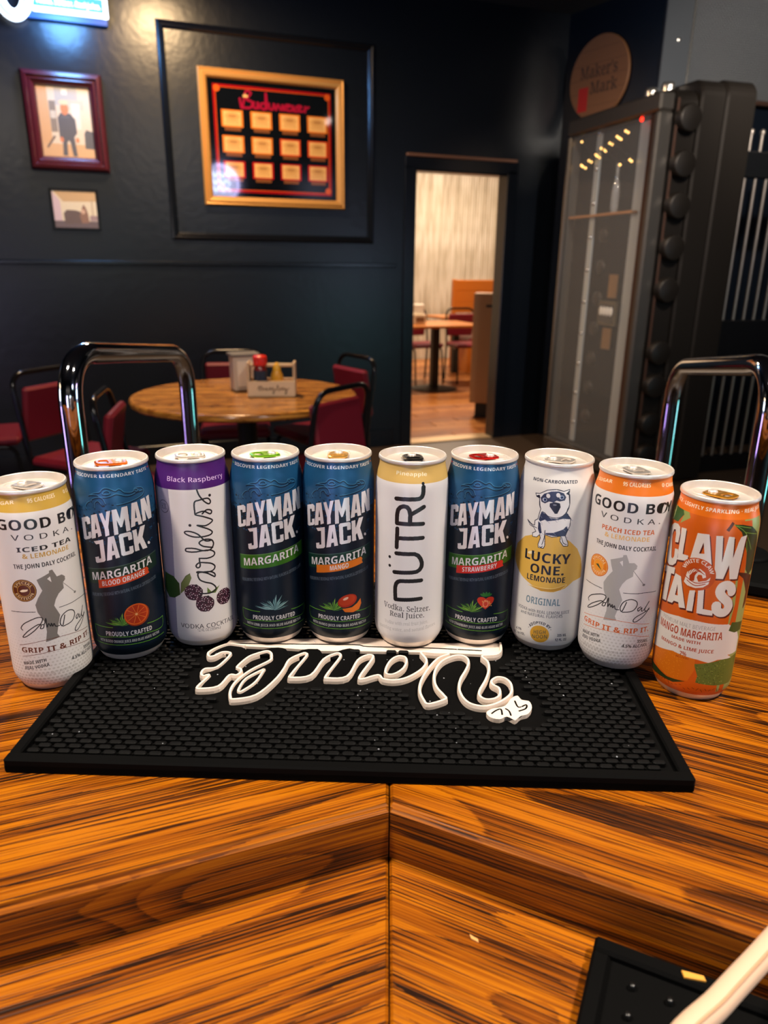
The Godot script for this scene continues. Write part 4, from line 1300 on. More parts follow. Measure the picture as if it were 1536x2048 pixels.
func print_snapshot() -> ImageTexture:
	var s := Sheet.new(self, 255, 205, 1.6, c8(222, 214, 196))
	s.fill([[0, 0, 450, 300, 420, 1500, 0, 2050]], c8(206, 186, 206))
	s.fill([[100, 2050, 2550, 2050, 2550, 1500, 600, 1450]], c8(196, 164, 120))
	s.rect(0, 0, 255, 38, c8(74, 52, 74))
	s.fill([[600, 200, 560, 800, 760, 1000, 1300, 980, 1560, 900, 1600, 250]], c8(70, 38, 46))
	s.fill([[1500, 700, 1660, 1100, 1780, 1340, 1920, 1100, 2000, 800, 2040, 300, 1600, 260]], c8(128, 84, 66))
	s.ell(172, 92, 12, 14, c8(206, 170, 150))
	s.rect(225, 40, 232, 160, c8(170, 150, 130))
	s.rect(210, 40, 255, 70, c8(150, 126, 140))
	return s.tex()


func print_labels_board() -> ImageTexture:
	var s := Sheet.new(self, 840, 690, 1.1, c8(8, 10, 14))
	s.rect(36, 30, 806, 660, c8(150, 14, 20))
	s.rect(50, 44, 792, 646, c8(206, 90, 30))
	s.rect(54, 48, 788, 642, c8(9, 12, 16))
	for c in [[60, 60], [782, 60], [60, 636], [782, 636]]:
		s.ell(c[0], c[1], 20, 20, c8(206, 90, 30))
	for j in 3:
		for i in 4:
			var u := 82.0 + i * 187.0
			var v := 418.0 - j * 150.0
			var edge: Color = [c8(214, 118, 36), c8(206, 70, 30), c8(176, 20, 24)][j if i > 1 or j != 1 else 0]
			s.rect(u + 18, v - 22, u + 122, v, c8(120, 72, 40))
			s.rect(u, v, u + 138, v + 100, edge)
			s.rect(u + 12, v + 8, u + 126, v + 92, c8(226, 180, 116))
			s.ell(u + 69, v + 62, 48, 26, c8(206, 158, 96))
			for k in 4:
				s.rect(u + 26, v + 16 + k * 7, u + 112, v + 19 + k * 7, c8(196, 146, 86))
			s.ell(u + 69, v + 64, 28, 10, c8(176, 128, 76))
	# the beer name in red script under a small crown
	for w in [[0, 400, 40, 150, 120, 560, 180, 620, 240, 560, 140, 400, 260, 330, 220, 180, 60, 170], [300, 330, 290, 200, 360, 180, 380, 330, 400, 180], [560, 330, 450, 300, 460, 190, 540, 190, 560, 600, 580, 180], [620, 330, 640, 190, 700, 190, 730, 330, 770, 180, 820, 320, 880, 180, 920, 320, 940, 180], [1010, 260, 1100, 320, 1000, 330, 960, 220, 1050, 180, 1120, 200, 1150, 320, 1160, 180], [1230, 310, 1180, 200, 1240, 180, 1300, 260, 1340, 320, 1260, 330, 1290, 190, 1380, 200], [1420, 180, 1420, 320, 1440, 280, 1500, 320]]:
		s.stroke(smooth_path(s.pts(w, 0, 0, 0.30).map(func(p): return Vector2(p.x + 225.0, s.h - (s.h - p.y) * 0.72 - 550.0)), 5), 14.0, c8(150, 18, 52))
	s.fill([[2240, 6080, 2260, 6260, 2330, 6180, 2400, 6320, 2470, 6180, 2540, 6260, 2560, 6080]], c8(226, 186, 120), 0, -12)
	return s.tex()


func make_wall_pieces() -> void:
	picture("framed_mirror", "square gold framed bar mirror printed with twelve beer labels", "mirror", -1.518, -0.552, 1.742, 2.545, [[0.0, 0.0], [0.0, 0.03], [0.008, 0.04], [0.02, 0.034], [0.026, 0.044], [0.046, 0.038], [0.056, 0.024], [0.056, 0.012]], M.gold, board_material(), 0.055, "mirror_print")
	picture("framed_photo", "photograph of a person in dark clothes in a deep burgundy wood frame", "picture", -2.542, -2.093, 1.905, 2.442, [[0.0, 0.0], [0.0, 0.03], [0.012, 0.055], [0.03, 0.06], [0.04, 0.045], [0.05, 0.048], [0.062, 0.036], [0.07, 0.03], [0.08, 0.012]], M.mahogany, printed(print_portrait(), 0.4), 0.078, "photo_print", M.glass)
	picture("small_photo", "small photograph in a thin black frame below the burgundy framed one", "picture", -2.462, -2.182, 1.566, 1.806, [[0.0, 0.0], [0.0, 0.014], [0.004, 0.018], [0.012, 0.018], [0.014, 0.012]], M.black_gloss, printed(print_snapshot(), 0.4), 0.014, "photo_print", M.glass)
	# lit sign at the top left: a horseshoe and a lettered box
	var t := thing("lit_sign", "lit white bar sign with a horseshoe and block lettering, top left", "sign", on_wall(-2.30, 2.83, 0.012))
	obj("backing", bx(Vector3(0.06, 0.03, 0.01), Vector3(0.44, 0.32, 0.02), 0.004), mk(c8(24, 60, 104), 0.4), t)
	var u := []
	for i in 25:
		var a := PI * (0.86 + 1.28 * i / 24.0)
		u.append(Vector3(-0.222 + cos(a) * 0.082, 0.02 + sin(a) * 0.15, 0.035))
	obj("horseshoe", tube(u, 0.030, 10, false, 0.5), M.sign_soft, t)
	for d in [-0.026, 0.026]:
		var e := []
		for i in 25:
			var a := PI * (0.86 + 1.28 * i / 24.0)
			e.append(Vector3(-0.222 + cos(a) * (0.082 + d), 0.02 + sin(a) * (0.15 + d), 0.042))
		obj("neon_line", tube(e, 0.0065, 8), M.sign_white, t)
	obj("box_edge", boxes([[Vector3(0.075, -0.082, 0.03), Vector3(0.40, 0.026, 0.02)], [Vector3(0.272, 0.04, 0.03), Vector3(0.026, 0.27, 0.02)]], 0.004), M.sign_white, t)
	obj("box_face", bx(Vector3(0.07, 0.04, 0.022), Vector3(0.37, 0.22, 0.008)), M.sign_blue, t)
	obj("lettering", text_mesh("NÜTRL", "bold", 0.11, 0.012), M.sign_white, t, Transform3D(Basis().scaled(Vector3(0.78, 1.0, 1.0)), Vector3(0.075, 0.055, 0.034)))
	obj("small_lettering", text_mesh("Vodka. Seltzer. Real Juice.", "bold", 0.026, 0.008), M.sign_white, t, Transform3D(Basis().scaled(Vector3(0.78, 1.0, 1.0)), Vector3(0.072, -0.038, 0.032)))
	var l := OmniLight3D.new()
	l.name = "sign_light"
	l.light_color = c8(110, 176, 255)
	l.light_energy = 0.9
	l.light_size = 0.12
	l.omni_range = 12.0
	l.shadow_enabled = true
	t.add_child(l)
	l.position = Vector3(0.03, -0.06, 0.30)


func board_material() -> StandardMaterial3D:
	var m := printed(print_labels_board(), 0.05)
	m.metallic_specular = 0.7
	m.clearcoat_enabled = true
	m.clearcoat = 1.0
	m.clearcoat_roughness = 0.02
	return m


# ------------------------------------------------------------------ the vault
func make_vault() -> void:
	var vx := Vector3(0.303, 0, 0.953)
	var xf := Transform3D(Basis(vx, UP, Vector3(-0.953, 0, 0.303)), Vector3(1.25, 0, -5.62))
	var t := thing("vault_door", "thick riveted steel bank vault door with a glass inner face", "vault door", xf)
	var plate := func(x0: float, x1: float, y1: float, r: float) -> PackedVector2Array:
		var p := PackedVector2Array()
		p.append(Vector2(x0, 0.02)); p.append(Vector2(x1, 0.02))
		for i in 7:
			var a := PI / 2 * i / 6.0
			p.append(Vector2(x1 - r + cos(PI / 2 - (PI / 2 - a)) * r, y1 - r + sin(a) * r))
		for i in 7:
			var a := PI / 2 + PI / 2 * i / 6.0
			p.append(Vector2(x0 + r + cos(a) * r, y1 - r + sin(a) * r))
		return p
	var up := Transform3D(Basis(Vector3.RIGHT, Vector3(0, 0, 1), Vector3(0, -1, 0)), Vector3.ZERO)  # prism (x, y, z) laid to (x, -z, y)
	var flip := Transform3D(Basis(Vector3(1, 0, 0), Vector3(0, 0, 1), Vector3(0, 1, 0)), Vector3.ZERO)
	var steps := [[-0.02, 1.02, 2.355, -0.24, -0.10, M.dark_steel], [0.30, 1.05, 2.405, -0.40, -0.241, M.dark_steel], [0.88, 1.07, 2.41, -0.60, -0.401, M.dark_steel]]
	for p in steps:
		var st := ST()
		upright(st, plate.call(p[0], p[1], p[2], 0.09), p[3], p[4], 0.012)
		obj("door_plate", fin(st), p[5], t)
	# front frame round the glass
	obj("front_frame", boxes([[Vector3(0.5, 2.28, -0.05), Vector3(1.0, 0.10, 0.10)], [Vector3(0.5, 0.07, -0.05), Vector3(1.0, 0.10, 0.10)], [Vector3(0.022, 1.175, -0.05), Vector3(0.044, 2.11, 0.10)]], 0.012), M.steel, t)
	obj("front_frame", boxes([[Vector3(0.975, 1.175, -0.05), Vector3(0.05, 2.11, 0.10)]], 0.012), M.steel, t)
	obj("inner_post", bx(Vector3(0.915, 1.175, -0.055), Vector3(0.055, 2.11, 0.06), 0.006), M.brown_steel, t)
	obj("works_panel", bx(Vector3(0.45, 1.175, -0.094), Vector3(0.86, 2.1, 0.008)), M.rubber, t)
	obj("strap", bx(Vector3(0.285, 1.175, -0.082), Vector3(0.06, 2.08, 0.012), 0.003), M.strap, t)
	obj("strap", bx(Vector3(0.80, 1.175, -0.082), Vector3(0.15, 2.08, 0.012), 0.003), M.strap, t)
	var rv := lathe([Vector2(0.015, 0), Vector2(0.0145, 0.006), Vector2(0.009, 0.012), Vector2(0.0, 0.014)], 14)
	var out := Basis(Vector3.RIGHT, PI / 2)
	for i in 10:
		obj("rivet", rv, M.bright_steel, t, Transform3D(out, Vector3(0.29, 0.28 + i * 0.215, -0.076)))
		obj("rivet", rv, M.bright_steel, t, Transform3D(out, Vector3(0.845, 0.2 + i * 0.215, -0.076)))
	var knob := lathe([Vector2(0.05, 0), Vector2(0.05, 0.012), Vector2(0.03, 0.02), Vector2(0.0, 0.022)], 20)
	for i in 7:
		obj("boss", knob, M.dark_steel, t, Transform3D(out, Vector3(0.43, 0.35 + i * 0.205, -0.09)))
	# shelf inside with a decanter, small lights
	obj("shelf", bx(Vector3(0.42, 1.705, -0.06), Vector3(0.74, 0.014, 0.055), 0.002), mk(c8(170, 110, 46), 0.4), t)
	# time lock
	obj("brass_plate", bx(Vector3(0.625, 1.255, -0.07), Vector3(0.10, 0.15, 0.010), 0.002), M.brass, t)
	obj("brass_plate", bx(Vector3(0.61, 0.915, -0.07), Vector3(0.10, 0.14, 0.010), 0.002), M.brass, t)
	var tl := obj("time_lock", bx(Vector3(0.605, 1.08, -0.064), Vector3(0.20, 0.16, 0.03), 0.006), M.dark_brass, t)
	obj("window", bx(Vector3(0.605, 1.08, -0.048), Vector3(0.165, 0.12, 0.004)), M.black_gloss, tl)
	for i in 4:
		obj("dial", lathe([Vector2(0.019, 0), Vector2(0.019, 0.004), Vector2(0.0, 0.005)], 18), mk(c8(232, 228, 220), 0.5), tl, Transform3D(Basis(Vector3.RIGHT, PI / 2).scaled(Vector3(0.9, 1.5, 1.0)), Vector3(0.55 + i * 0.038, 1.095, -0.046)))
	obj("glass", bx(Vector3(0.466, 1.175, -0.028), Vector3(0.84, 2.10, 0.008)), M.glass, t)
	# locking bolts on the free edge
	var bolt := lathe([Vector2(0.075, 0), Vector2(0.075, 0.045), Vector2(0.066, 0.06), Vector2(0.0, 0.062)], 24)
	for i in 9:
		var y: float = [2.19, 1.95, 1.725, 1.49, 1.245, 0.865, 0.655, 0.41, 0.2][i]
		obj("locking_bolt", bolt, M.dark_steel, t, Transform3D(Basis(Vector3(0, 0, 1), -PI / 2), Vector3(1.02, y, -0.165)))
	obj("edge_strip", bx(Vector3(1.025, 1.17, -0.105), Vector3(0.012, 2.25, 0.014), 0.003), M.brown_steel, t)
	obj("red_lamp", lathe([Vector2(0.012, 0), Vector2(0.012, 0.006), Vector2(0, 0.01)], 14), glow(c8(255, 40, 20), 5.0), t, Transform3D(out, Vector3(0.80, 2.215, -0.03)))
	var hinge := lathe([Vector2(0.04, 0), Vector2(0.04, 0.05), Vector2(0.034, 0.07), Vector2(0, 0.072)], 18)
	for z in [[0.62, -0.2], [0.78, -0.2]]:
		obj("top_cap", hinge, M.bright_steel, t, Transform3D(Basis(), Vector3(z[0], 2.354, z[1])))
	# things behind the glass
	var dec := thing("decanter", "round glass decanter on the shelf behind the vault glass", "decanter", xf * Transform3D(Basis(), Vector3(0.56, 1.7125, -0.058)))
	obj("bottle", lathe([Vector2(0.0, 0.0), Vector2(0.018, 0.0), Vector2(0.025, 0.03), Vector2(0.025, 0.12), Vector2(0.02, 0.17), Vector2(0.009, 0.20), Vector2(0.009, 0.25), Vector2(0.012, 0.255)], 20), M.clear, dec)
	obj("stopper", lathe([Vector2(0.007, 0.25), Vector2(0.012, 0.27), Vector2(0.010, 0.29), Vector2(0, 0.295)], 14), M.clear, dec)
	var sl := thing("string_lights", "string of tiny warm bulbs behind the upper vault glass", "lights", xf)
	var wire := []
	var r2 := RandomNumberGenerator.new()
	r2.seed = 4
	for i in 22:
		wire.append(Vector3(0.10 + 0.62 * fposmod(i * 0.37, 1.0), 2.19 - fposmod(i * 0.618, 1.0) * 0.20, -0.060 + r2.randf_range(-0.004, 0.004)))
	obj("wire", tube(smooth_path(wire, 3), 0.0012, 5), M.black_metal, sl)
	var bulb := lathe([Vector2(0.0, -0.008), Vector2(0.006, -0.004), Vector2(0.007, 0.002), Vector2(0.0, 0.008)], 10)
	for p in wire:
		obj("bulb", bulb, M.warm_bulb, sl, Transform3D(Basis(), p))
	# day gate beside the door
	var g := thing("vault_gate", "barred steel day gate standing right of the vault door", "gate", xf)
	obj("edge_post", bx(Vector3(0.90, 1.02, -0.66), Vector3(0.05, 2.04, 0.035), 0.008), M.steel, g)
	var b := lathe([Vector2(0.011, 0.0), Vector2(0.011, 2.16), Vector2(0.016, 2.165), Vector2(0.016, 2.185), Vector2(0.0, 2.195)], 12)
	for i in 12:
		obj("bar", b, M.bar_steel, g, Transform3D(Basis(), Vector3(0.90, 0.0, -0.755 - i * 0.084)))
	for p in [[1.99, 0.15], [0.87, 0.36]]:
		obj("cross_plate", bx(Vector3(0.90, p[0], -1.20), Vector3(0.045, p[1], 1.03), 0.005), M.black_gloss, g)
	obj("bottom_plate", bx(Vector3(0.90, 0.06, -1.20), Vector3(0.045, 0.12, 1.03), 0.005), M.black_gloss, g)


# a plate in the local x-y plane from z0 to z1, chamfered on the z1 face
func upright(st: SurfaceTool, poly: PackedVector2Array, z0: float, z1: float, bev: float) -> void:
	var p := poly.duplicate()
	if Geometry2D.is_polygon_clockwise(p):
		p.reverse()
	var n := p.size()
	var c := Vector2.ZERO
	for q in p:
		c += q / n
	var top := PackedVector2Array()
	for q in p:
		top.append(q - Vector2(signf(q.x - c.x), signf(q.y - c.y)) * bev)
	var f := func(q: Vector2, z: float) -> Vector3: return Vector3(q.x, q.y, z)
	for i in n:
		var j := (i + 1) % n
		quad(st, f.call(p[i], z0), f.call(p[j], z0), f.call(p[j], z1 - bev), f.call(p[i], z1 - bev))
		quad(st, f.call(p[i], z1 - bev), f.call(p[j], z1 - bev), f.call(top[j], z1), f.call(top[i], z1))
	for i in range(1, n - 1):
		tri(st, f.call(top[0], z1), f.call(top[i], z1), f.call(top[i + 1], z1))
		tri(st, f.call(p[0], z0), f.call(p[i + 1], z0), f.call(p[i], z0))


func make_barrel_sign() -> void:
	var s := Sheet.new(self, 520, 520, 1.2, c8(128, 84, 50))
	for i in 6:
		s.rect(0, i * 88.0, 520, i * 88.0 + 1.6, c8(70, 42, 24))
	s.text("Maker's", "serif", 95, 270, 430, 270, 74, c8(26, 18, 14))
	s.text("Mark", "serif", 200, 165, 440, 165, 74, c8(26, 18, 14))
	s.rect(90, 60, 180, 215, c8(176, 30, 18))
	var t := thing("barrel_sign", "round wooden barrel head sign high on the dark right wall", "sign", Transform3D(Basis(Vector3(0.538, 0, 0.843), UP, Vector3(-0.843, 0, 0.538)), Vector3(1.5142, 2.653, -5.8985)))
	var st := SurfaceTool.new()
	st.begin(Mesh.PRIMITIVE_TRIANGLES)
	for i in 48:
		var a := TAU * i / 48
		var b := TAU * (i + 1) / 48
		for q in [Vector2.ZERO, Vector2(cos(b), sin(b)), Vector2(cos(a), sin(a))]:
			st.set_uv(Vector2(0.5 + q.x * 0.5, 0.5 - q.y * 0.5))
			st.add_vertex(Vector3(q.x * 0.264, q.y * 0.264, 0.0305))
	obj("printed_face", fin(st), printed(s.tex(), 0.6), t)
	obj("barrel_head", lathe([Vector2(0, 0), Vector2(0.269, 0.0), Vector2(0.271, 0.02), Vector2(0.264, 0.03), Vector2(0, 0.03)], 48), mk(c8(120, 78, 46), 0.6), t, Transform3D(Basis(Vector3.RIGHT, PI / 2), Vector3.ZERO))


# ------------------------------------------------------------------ the room beyond the doorway
func make_far_room() -> void:
	# local frame: x along the wall, z towards us
	var grey: Material = M.corrugated
	var w := 5.25
	var back := 5.2
	# corrugated sheets, each its own piece
	var base := on_wall(0, 0, -back)
	var wf := struct("wall_far", bx(Vector3(1.775, 1.5, -0.06), Vector3(w + 0.4, 3.0, 0.1)), M.dark_wall, base, "")
	for k in 9:
		var st := ST()
		var x0 := -0.75 + k * 0.56
		for i in 80:
			var xa := x0 + i * 0.00705
			var xb := xa + 0.00705
			var za := 0.012 + 0.006 * sin(TAU * xa / 0.042) + (k % 2) * 0.004
			var zb := 0.012 + 0.006 * sin(TAU * xb / 0.042) + (k % 2) * 0.004
			quad(st, Vector3(xa, 0.0, za), Vector3(xb, 0.0, zb), Vector3(xb, 2.98, zb), Vector3(xa, 2.98, za))
		obj("metal_sheet", fin(st), grey, wf)
	struct("wall_far_left", bx(Vector3(0, 1.5, 0), Vector3(0.1, 3.0, back - 0.1)), M.plaster, on_wall(-0.85, 0, -back / 2 - 0.06))
	struct("wall_far_right", bx(Vector3(0, 1.5, 0), Vector3(0.1, 3.0, back - 0.1)), M.plaster, on_wall(4.4, 0, -back / 2 - 0.06))
	struct("ceiling_far", bx(Vector3(1.775, 3.05, -back / 2), Vector3(w + 0.3, 0.1, back + 0.1)), M.plaster, on_wall(0, 0, -0.06))
	var fl := struct("floor_far", bx(Vector3(1.775, -0.06, -back / 2), Vector3(w + 0.3, 0.10, back)), M.dark_wood, on_wall(0, 0, 0.0))
	var fgrain := oak(c8(110, 58, 22), c8(176, 110, 54), c8(206, 142, 78), 130, 512, 512, 4.0, 0.8)
	var tones := [wood(fgrain, c8(255, 250, 244), Vector3(0.5, 1, 1.3), 0.32, 0.0), wood(fgrain, c8(226, 210, 196), Vector3(0.5, 1, 1.3), 0.32, 0.0, Vector3(0.3, 0, 0.4)), wood(fgrain, c8(206, 186, 166), Vector3(0.5, 1, 1.3), 0.34, 0.0, Vector3(0.7, 0, 0.7))]
	var plank := bx(Vector3.ZERO, Vector3(1.19, 0.01, 0.146), 0.0012)
	var r2 := RandomNumberGenerator.new()
	r2.seed = 8
	for j in 34:
		for i in 4:
			obj("plank", plank, tones[r2.randi() % 3], fl, Transform3D(Basis(), Vector3(-0.1 + i * 1.2 + (j % 3) * 0.3, -0.004, -0.20 - j * 0.148)))
	# tall tan stand just inside
	var h := thing("host_stand", "tall narrow tan podium just beyond the doorway", "podium", Transform3D(Basis(UP, deg_to_rad(-12)), Vector3(0.925, 0.0015, -6.87)))
	obj("body", bx(Vector3(0, 0.64, -0.12), Vector3(0.25, 1.0, 0.28), 0.006), mk(c8(176, 132, 92), 0.5), h)
	obj("plinth", bx(Vector3(0.03, 0.07, -0.12), Vector3(0.2, 0.138, 0.24), 0.003), M.black_metal, h)
	obj("label_strip", bx(Vector3(0.04, 1.03, 0.0212), Vector3(0.10, 0.025, 0.002)), mk(c8(30, 28, 26), 0.5), h)
	# table with its caddy
	var t := thing("rectangular_table", "light wood rectangular table in the room beyond the doorway", "table", rot(WALL_TURN, Vector3(0.55, 0.0015, -8.55)))
	var tw := wood(fgrain, c8(255, 240, 214), Vector3(0.7, 1, 1), 0.3, 0.0)
	obj("table_top", bx(Vector3(0, 0.735, 0), Vector3(0.92, 0.03, 0.72), 0.006), tw, t)
	obj("post", bx(Vector3(0.02, 0.37, 0), Vector3(0.085, 0.70, 0.085), 0.004), M.black_metal, t)
	obj("foot", lathe([Vector2(0.27, 0), Vector2(0.27, 0.012), Vector2(0.06, 0.035)], 28), M.black_metal, t, Transform3D(Basis(), Vector3(0.02, 0, 0)))
	var c := thing("napkin_caddy", "white napkin caddy on the far rectangular table", "napkin holder", rot(WALL_TURN, Vector3(0.36, 0.7518, -8.36)))
	obj("tray", bx(Vector3(0, 0.055, 0), Vector3(0.15, 0.11, 0.11), 0.006), mk(c8(214, 196, 170), 0.6), c)
	obj("front_panel", bx(Vector3(0, 0.055, 0.0565), Vector3(0.10, 0.05, 0.003)), mk(c8(120, 84, 56), 0.6), c)
	obj("napkins", bx(Vector3(0.01, 0.165, -0.01), Vector3(0.11, 0.11, 0.06), 0.01), mk(c8(240, 232, 222), 0.9), c)
	for a in [["dark framed chair behind the far table, right one of two", Vector3(1.0, 0.0015, -9.17), 196.0], ["dark framed chair behind the far table, left one of two", Vector3(0.44, 0.0015, -9.1), 206.0]]:
		make_chair(a[0], a[1], a[2])
	# booth
	var b := thing("booth_bench", "orange wooden booth bench against the corrugated metal wall", "bench", rot(WALL_TURN, Vector3(1.42, 0.0015, -10.62)))
	for i in 3:
		obj("back_board", bx(Vector3(0.02, 0.83 + i * 0.145, 0.02), Vector3(1.1, 0.1445, 0.05), 0.006), M.booth, b)
	obj("seat", bx(Vector3(0, 0.43, 0.32), Vector3(1.1, 0.06, 0.5), 0.02), M.burgundy, b)
	obj("base", bx(Vector3(0, 0.2, 0.3), Vector3(1.08, 0.4, 0.44)), M.booth, b)
	obj("post", bx(Vector3(-0.53, 0.6, 0.02), Vector3(0.05, 1.2, 0.06), 0.006), M.booth, b)
	obj("post", bx(Vector3(0.58, 0.6, 0.02), Vector3(0.05, 1.2, 0.06), 0.006), M.booth, b)
	var t2 := thing("booth_table", "small light wood table in front of the far booth", "table", rot(WALL_TURN, Vector3(0.93, 0.0015, -9.95)))
	obj("table_top", bx(Vector3(0, 0.735, 0), Vector3(0.66, 0.03, 0.5), 0.006), tw, t2)
	obj("post", bx(Vector3(0, 0.36, 0), Vector3(0.08, 0.72, 0.08)), M.black_metal, t2)


# ------------------------------------------------------------------ room shell
func wall_box(a: Vector2, b: Vector2, y0: float, y1: float, thick: float, st: SurfaceTool) -> void:  # the inner face runs from a to b; thickness to the right of that direction
	var d := (b - a).normalized()
	var n := Vector2(-d.y, d.x)
	prism(st, PackedVector2Array([a, b, b + n * thick, a + n * thick]), y0, y1)


func make_room() -> void:
	var H := 3.12
	# back wall with the doorway, in its own frame (x along, z out)
	var st := ST()
	box(st, Vector3(-2.5, H / 2, -0.06), Vector3(5.0, H, 0.12))
	box(st, Vector3(0.375, (2.025 + H) / 2, -0.06), Vector3(0.75, H - 2.025, 0.12))
	box(st, Vector3(2.6, H / 2, -0.06), Vector3(3.70, H, 0.12))
	struct("wall_back", fin(st), M.dark_wall, on_wall(0, 0), "dark navy painted wall with raised panel mouldings")
	# casing of the doorway
	var cs := ST()
	box(cs, Vector3(-0.045, 1.03, 0.008), Vector3(0.09, 2.06, 0.02), 0.004)
	box(cs, Vector3(0.795, 1.03, 0.008), Vector3(0.09, 2.06, 0.02), 0.004)
	box(cs, Vector3(0.375, 2.075, 0.008), Vector3(0.93, 0.09, 0.02), 0.004)
	struct("trim_1", fin(cs), M.dark_trim, on_wall(0, 0), "dark casing round the doorway")
	struct("trim_2", boxes([[Vector3(0.37, 2.125, 0.016), Vector3(0.90, 0.022, 0.03)]], 0.004), mk(c8(120, 84, 66), 0.5), on_wall(0, 0), "brown cap moulding above the doorway")
	struct("trim_3", boxes([[Vector3(0.375, 0.006, -0.06), Vector3(0.74, 0.010, 0.16)]], 0.003), mk(c8(206, 176, 136), 0.35, 0.6), on_wall(0, 0), "pale metal threshold of the doorway")
	# panel moulding and chair rail
	var sec := [[0.0, 0.0], [0.004, 0.016], [0.016, 0.022], [0.024, 0.014], [0.034, 0.018], [0.046, 0.004], [0.048, 0.0]]
	struct("trim_4", frame_mesh(1.42, 1.262, sec), M.dark_trim, on_wall(-1.037, 2.151, 0.0005), "raised rectangular panel moulding round the gold mirror")
	struct("trim_5", boxes([[Vector3(-2.6, 1.372, 0.010), Vector3(4.9, 0.03, 0.02)]], 0.006), M.dark_trim, on_wall(0, 0), "narrow chair rail along the dark wall")
	struct("baseboard_back", boxes([[Vector3(-2.6, 0.07, 0.008), Vector3(4.9, 0.14, 0.016)]], 0.003), M.dark_trim, on_wall(0, 0))
	# remaining walls round the room
	var cb := Vector2(on_wall(1.28, 0).origin.x, on_wall(1.28, 0).origin.z)
	var ca := Vector2(on_wall(-5.0, 0).origin.x, on_wall(-5.0, 0).origin.z)
	var rd := Vector2(1.78, -5.484)
	var se := rd + Vector2(0.953, -0.302) * 2.8
	st = ST(); wall_box(rd, Vector2(1.30, -6.236), 0, H, 0.12, st)
	struct("wall_right", fin(st), M.dark_wall, Transform3D(), "dark wall between doorway and vault")
	st = ST(); wall_box(se, rd, 0, H, 0.12, st)
	struct("wall_vault", fin(st), M.dark_wall, Transform3D(), "dark wall behind the vault gate")
	st = ST(); wall_box(Vector2(4.39, 2.6), se + Vector2(0, 0), 0, H, 0.12, st)
	struct("wall_side", fin(st), M.dark_wall)
	st = ST(); wall_box(Vector2(-4.6, 2.6), Vector2(4.5, 2.6), 0, H, 0.12, st)
	struct("wall_rear", fin(st), M.dark_wall)
	st = ST(); wall_box(ca, Vector2(-4.6, 2.7), 0, H, 0.12, st)
	struct("wall_left", fin(st), M.dark_wall)
	st = ST()
	prism(st, PackedVector2Array([ca, Vector2(-4.7, 2.75), Vector2(4.6, 2.75), se + Vector2(0.1, 0.0), Vector2(1.93, -5.58), cb + Vector2(0.06, -0.02)]), H, H + 0.1)
	struct("ceiling", fin(st), mk(c8(26, 25, 26), 0.9))
	st = ST()
	prism(st, PackedVector2Array([ca, Vector2(-4.7, 2.75), Vector2(4.6, 2.75), se + Vector2(0.1, 0.0), Vector2(1.93, -5.58), cb + Vector2(0.06, -0.02)]), -0.1, 0.0)
	struct("floor", fin(st), mk(c8(74, 58, 44), 0.45))
	# embossed steel fascia above the vault
	var sx := Transform3D(Basis(Vector3(0.953, 0, -0.302), UP, Vector3(0.302, 0, 0.953)), Vector3(1.78, 0, -5.484))
	var f := thing("steel_fascia", "embossed stainless steel panel above the vault gate, top right", "panel", sx)
	obj("sheet", bx(Vector3(1.5, 2.795, 0.012), Vector3(2.55, 0.634, 0.016), 0.002), M.embossed, f)
	obj("corner_strip", bx(Vector3(0.105, 2.795, 0.014), Vector3(0.205, 0.634, 0.022), 0.003), M.steel_strip, f)
	obj("edge_bead", bx(Vector3(0.215, 2.795, 0.024), Vector3(0.014, 0.634, 0.014), 0.004), M.bright_steel, f)
	obj("screw", lathe([Vector2(0.014, 0), Vector2(0.012, 0.004), Vector2(0.0, 0.006)], 14), M.bright_steel, f, Transform3D(Basis(Vector3.RIGHT, PI / 2), Vector3(0.118, 2.79, 0.0253)))
	obj("ledge", bx(Vector3(1.5, 2.462, 0.03), Vector3(2.6, 0.03, 0.06), 0.004), M.brown_steel, f)


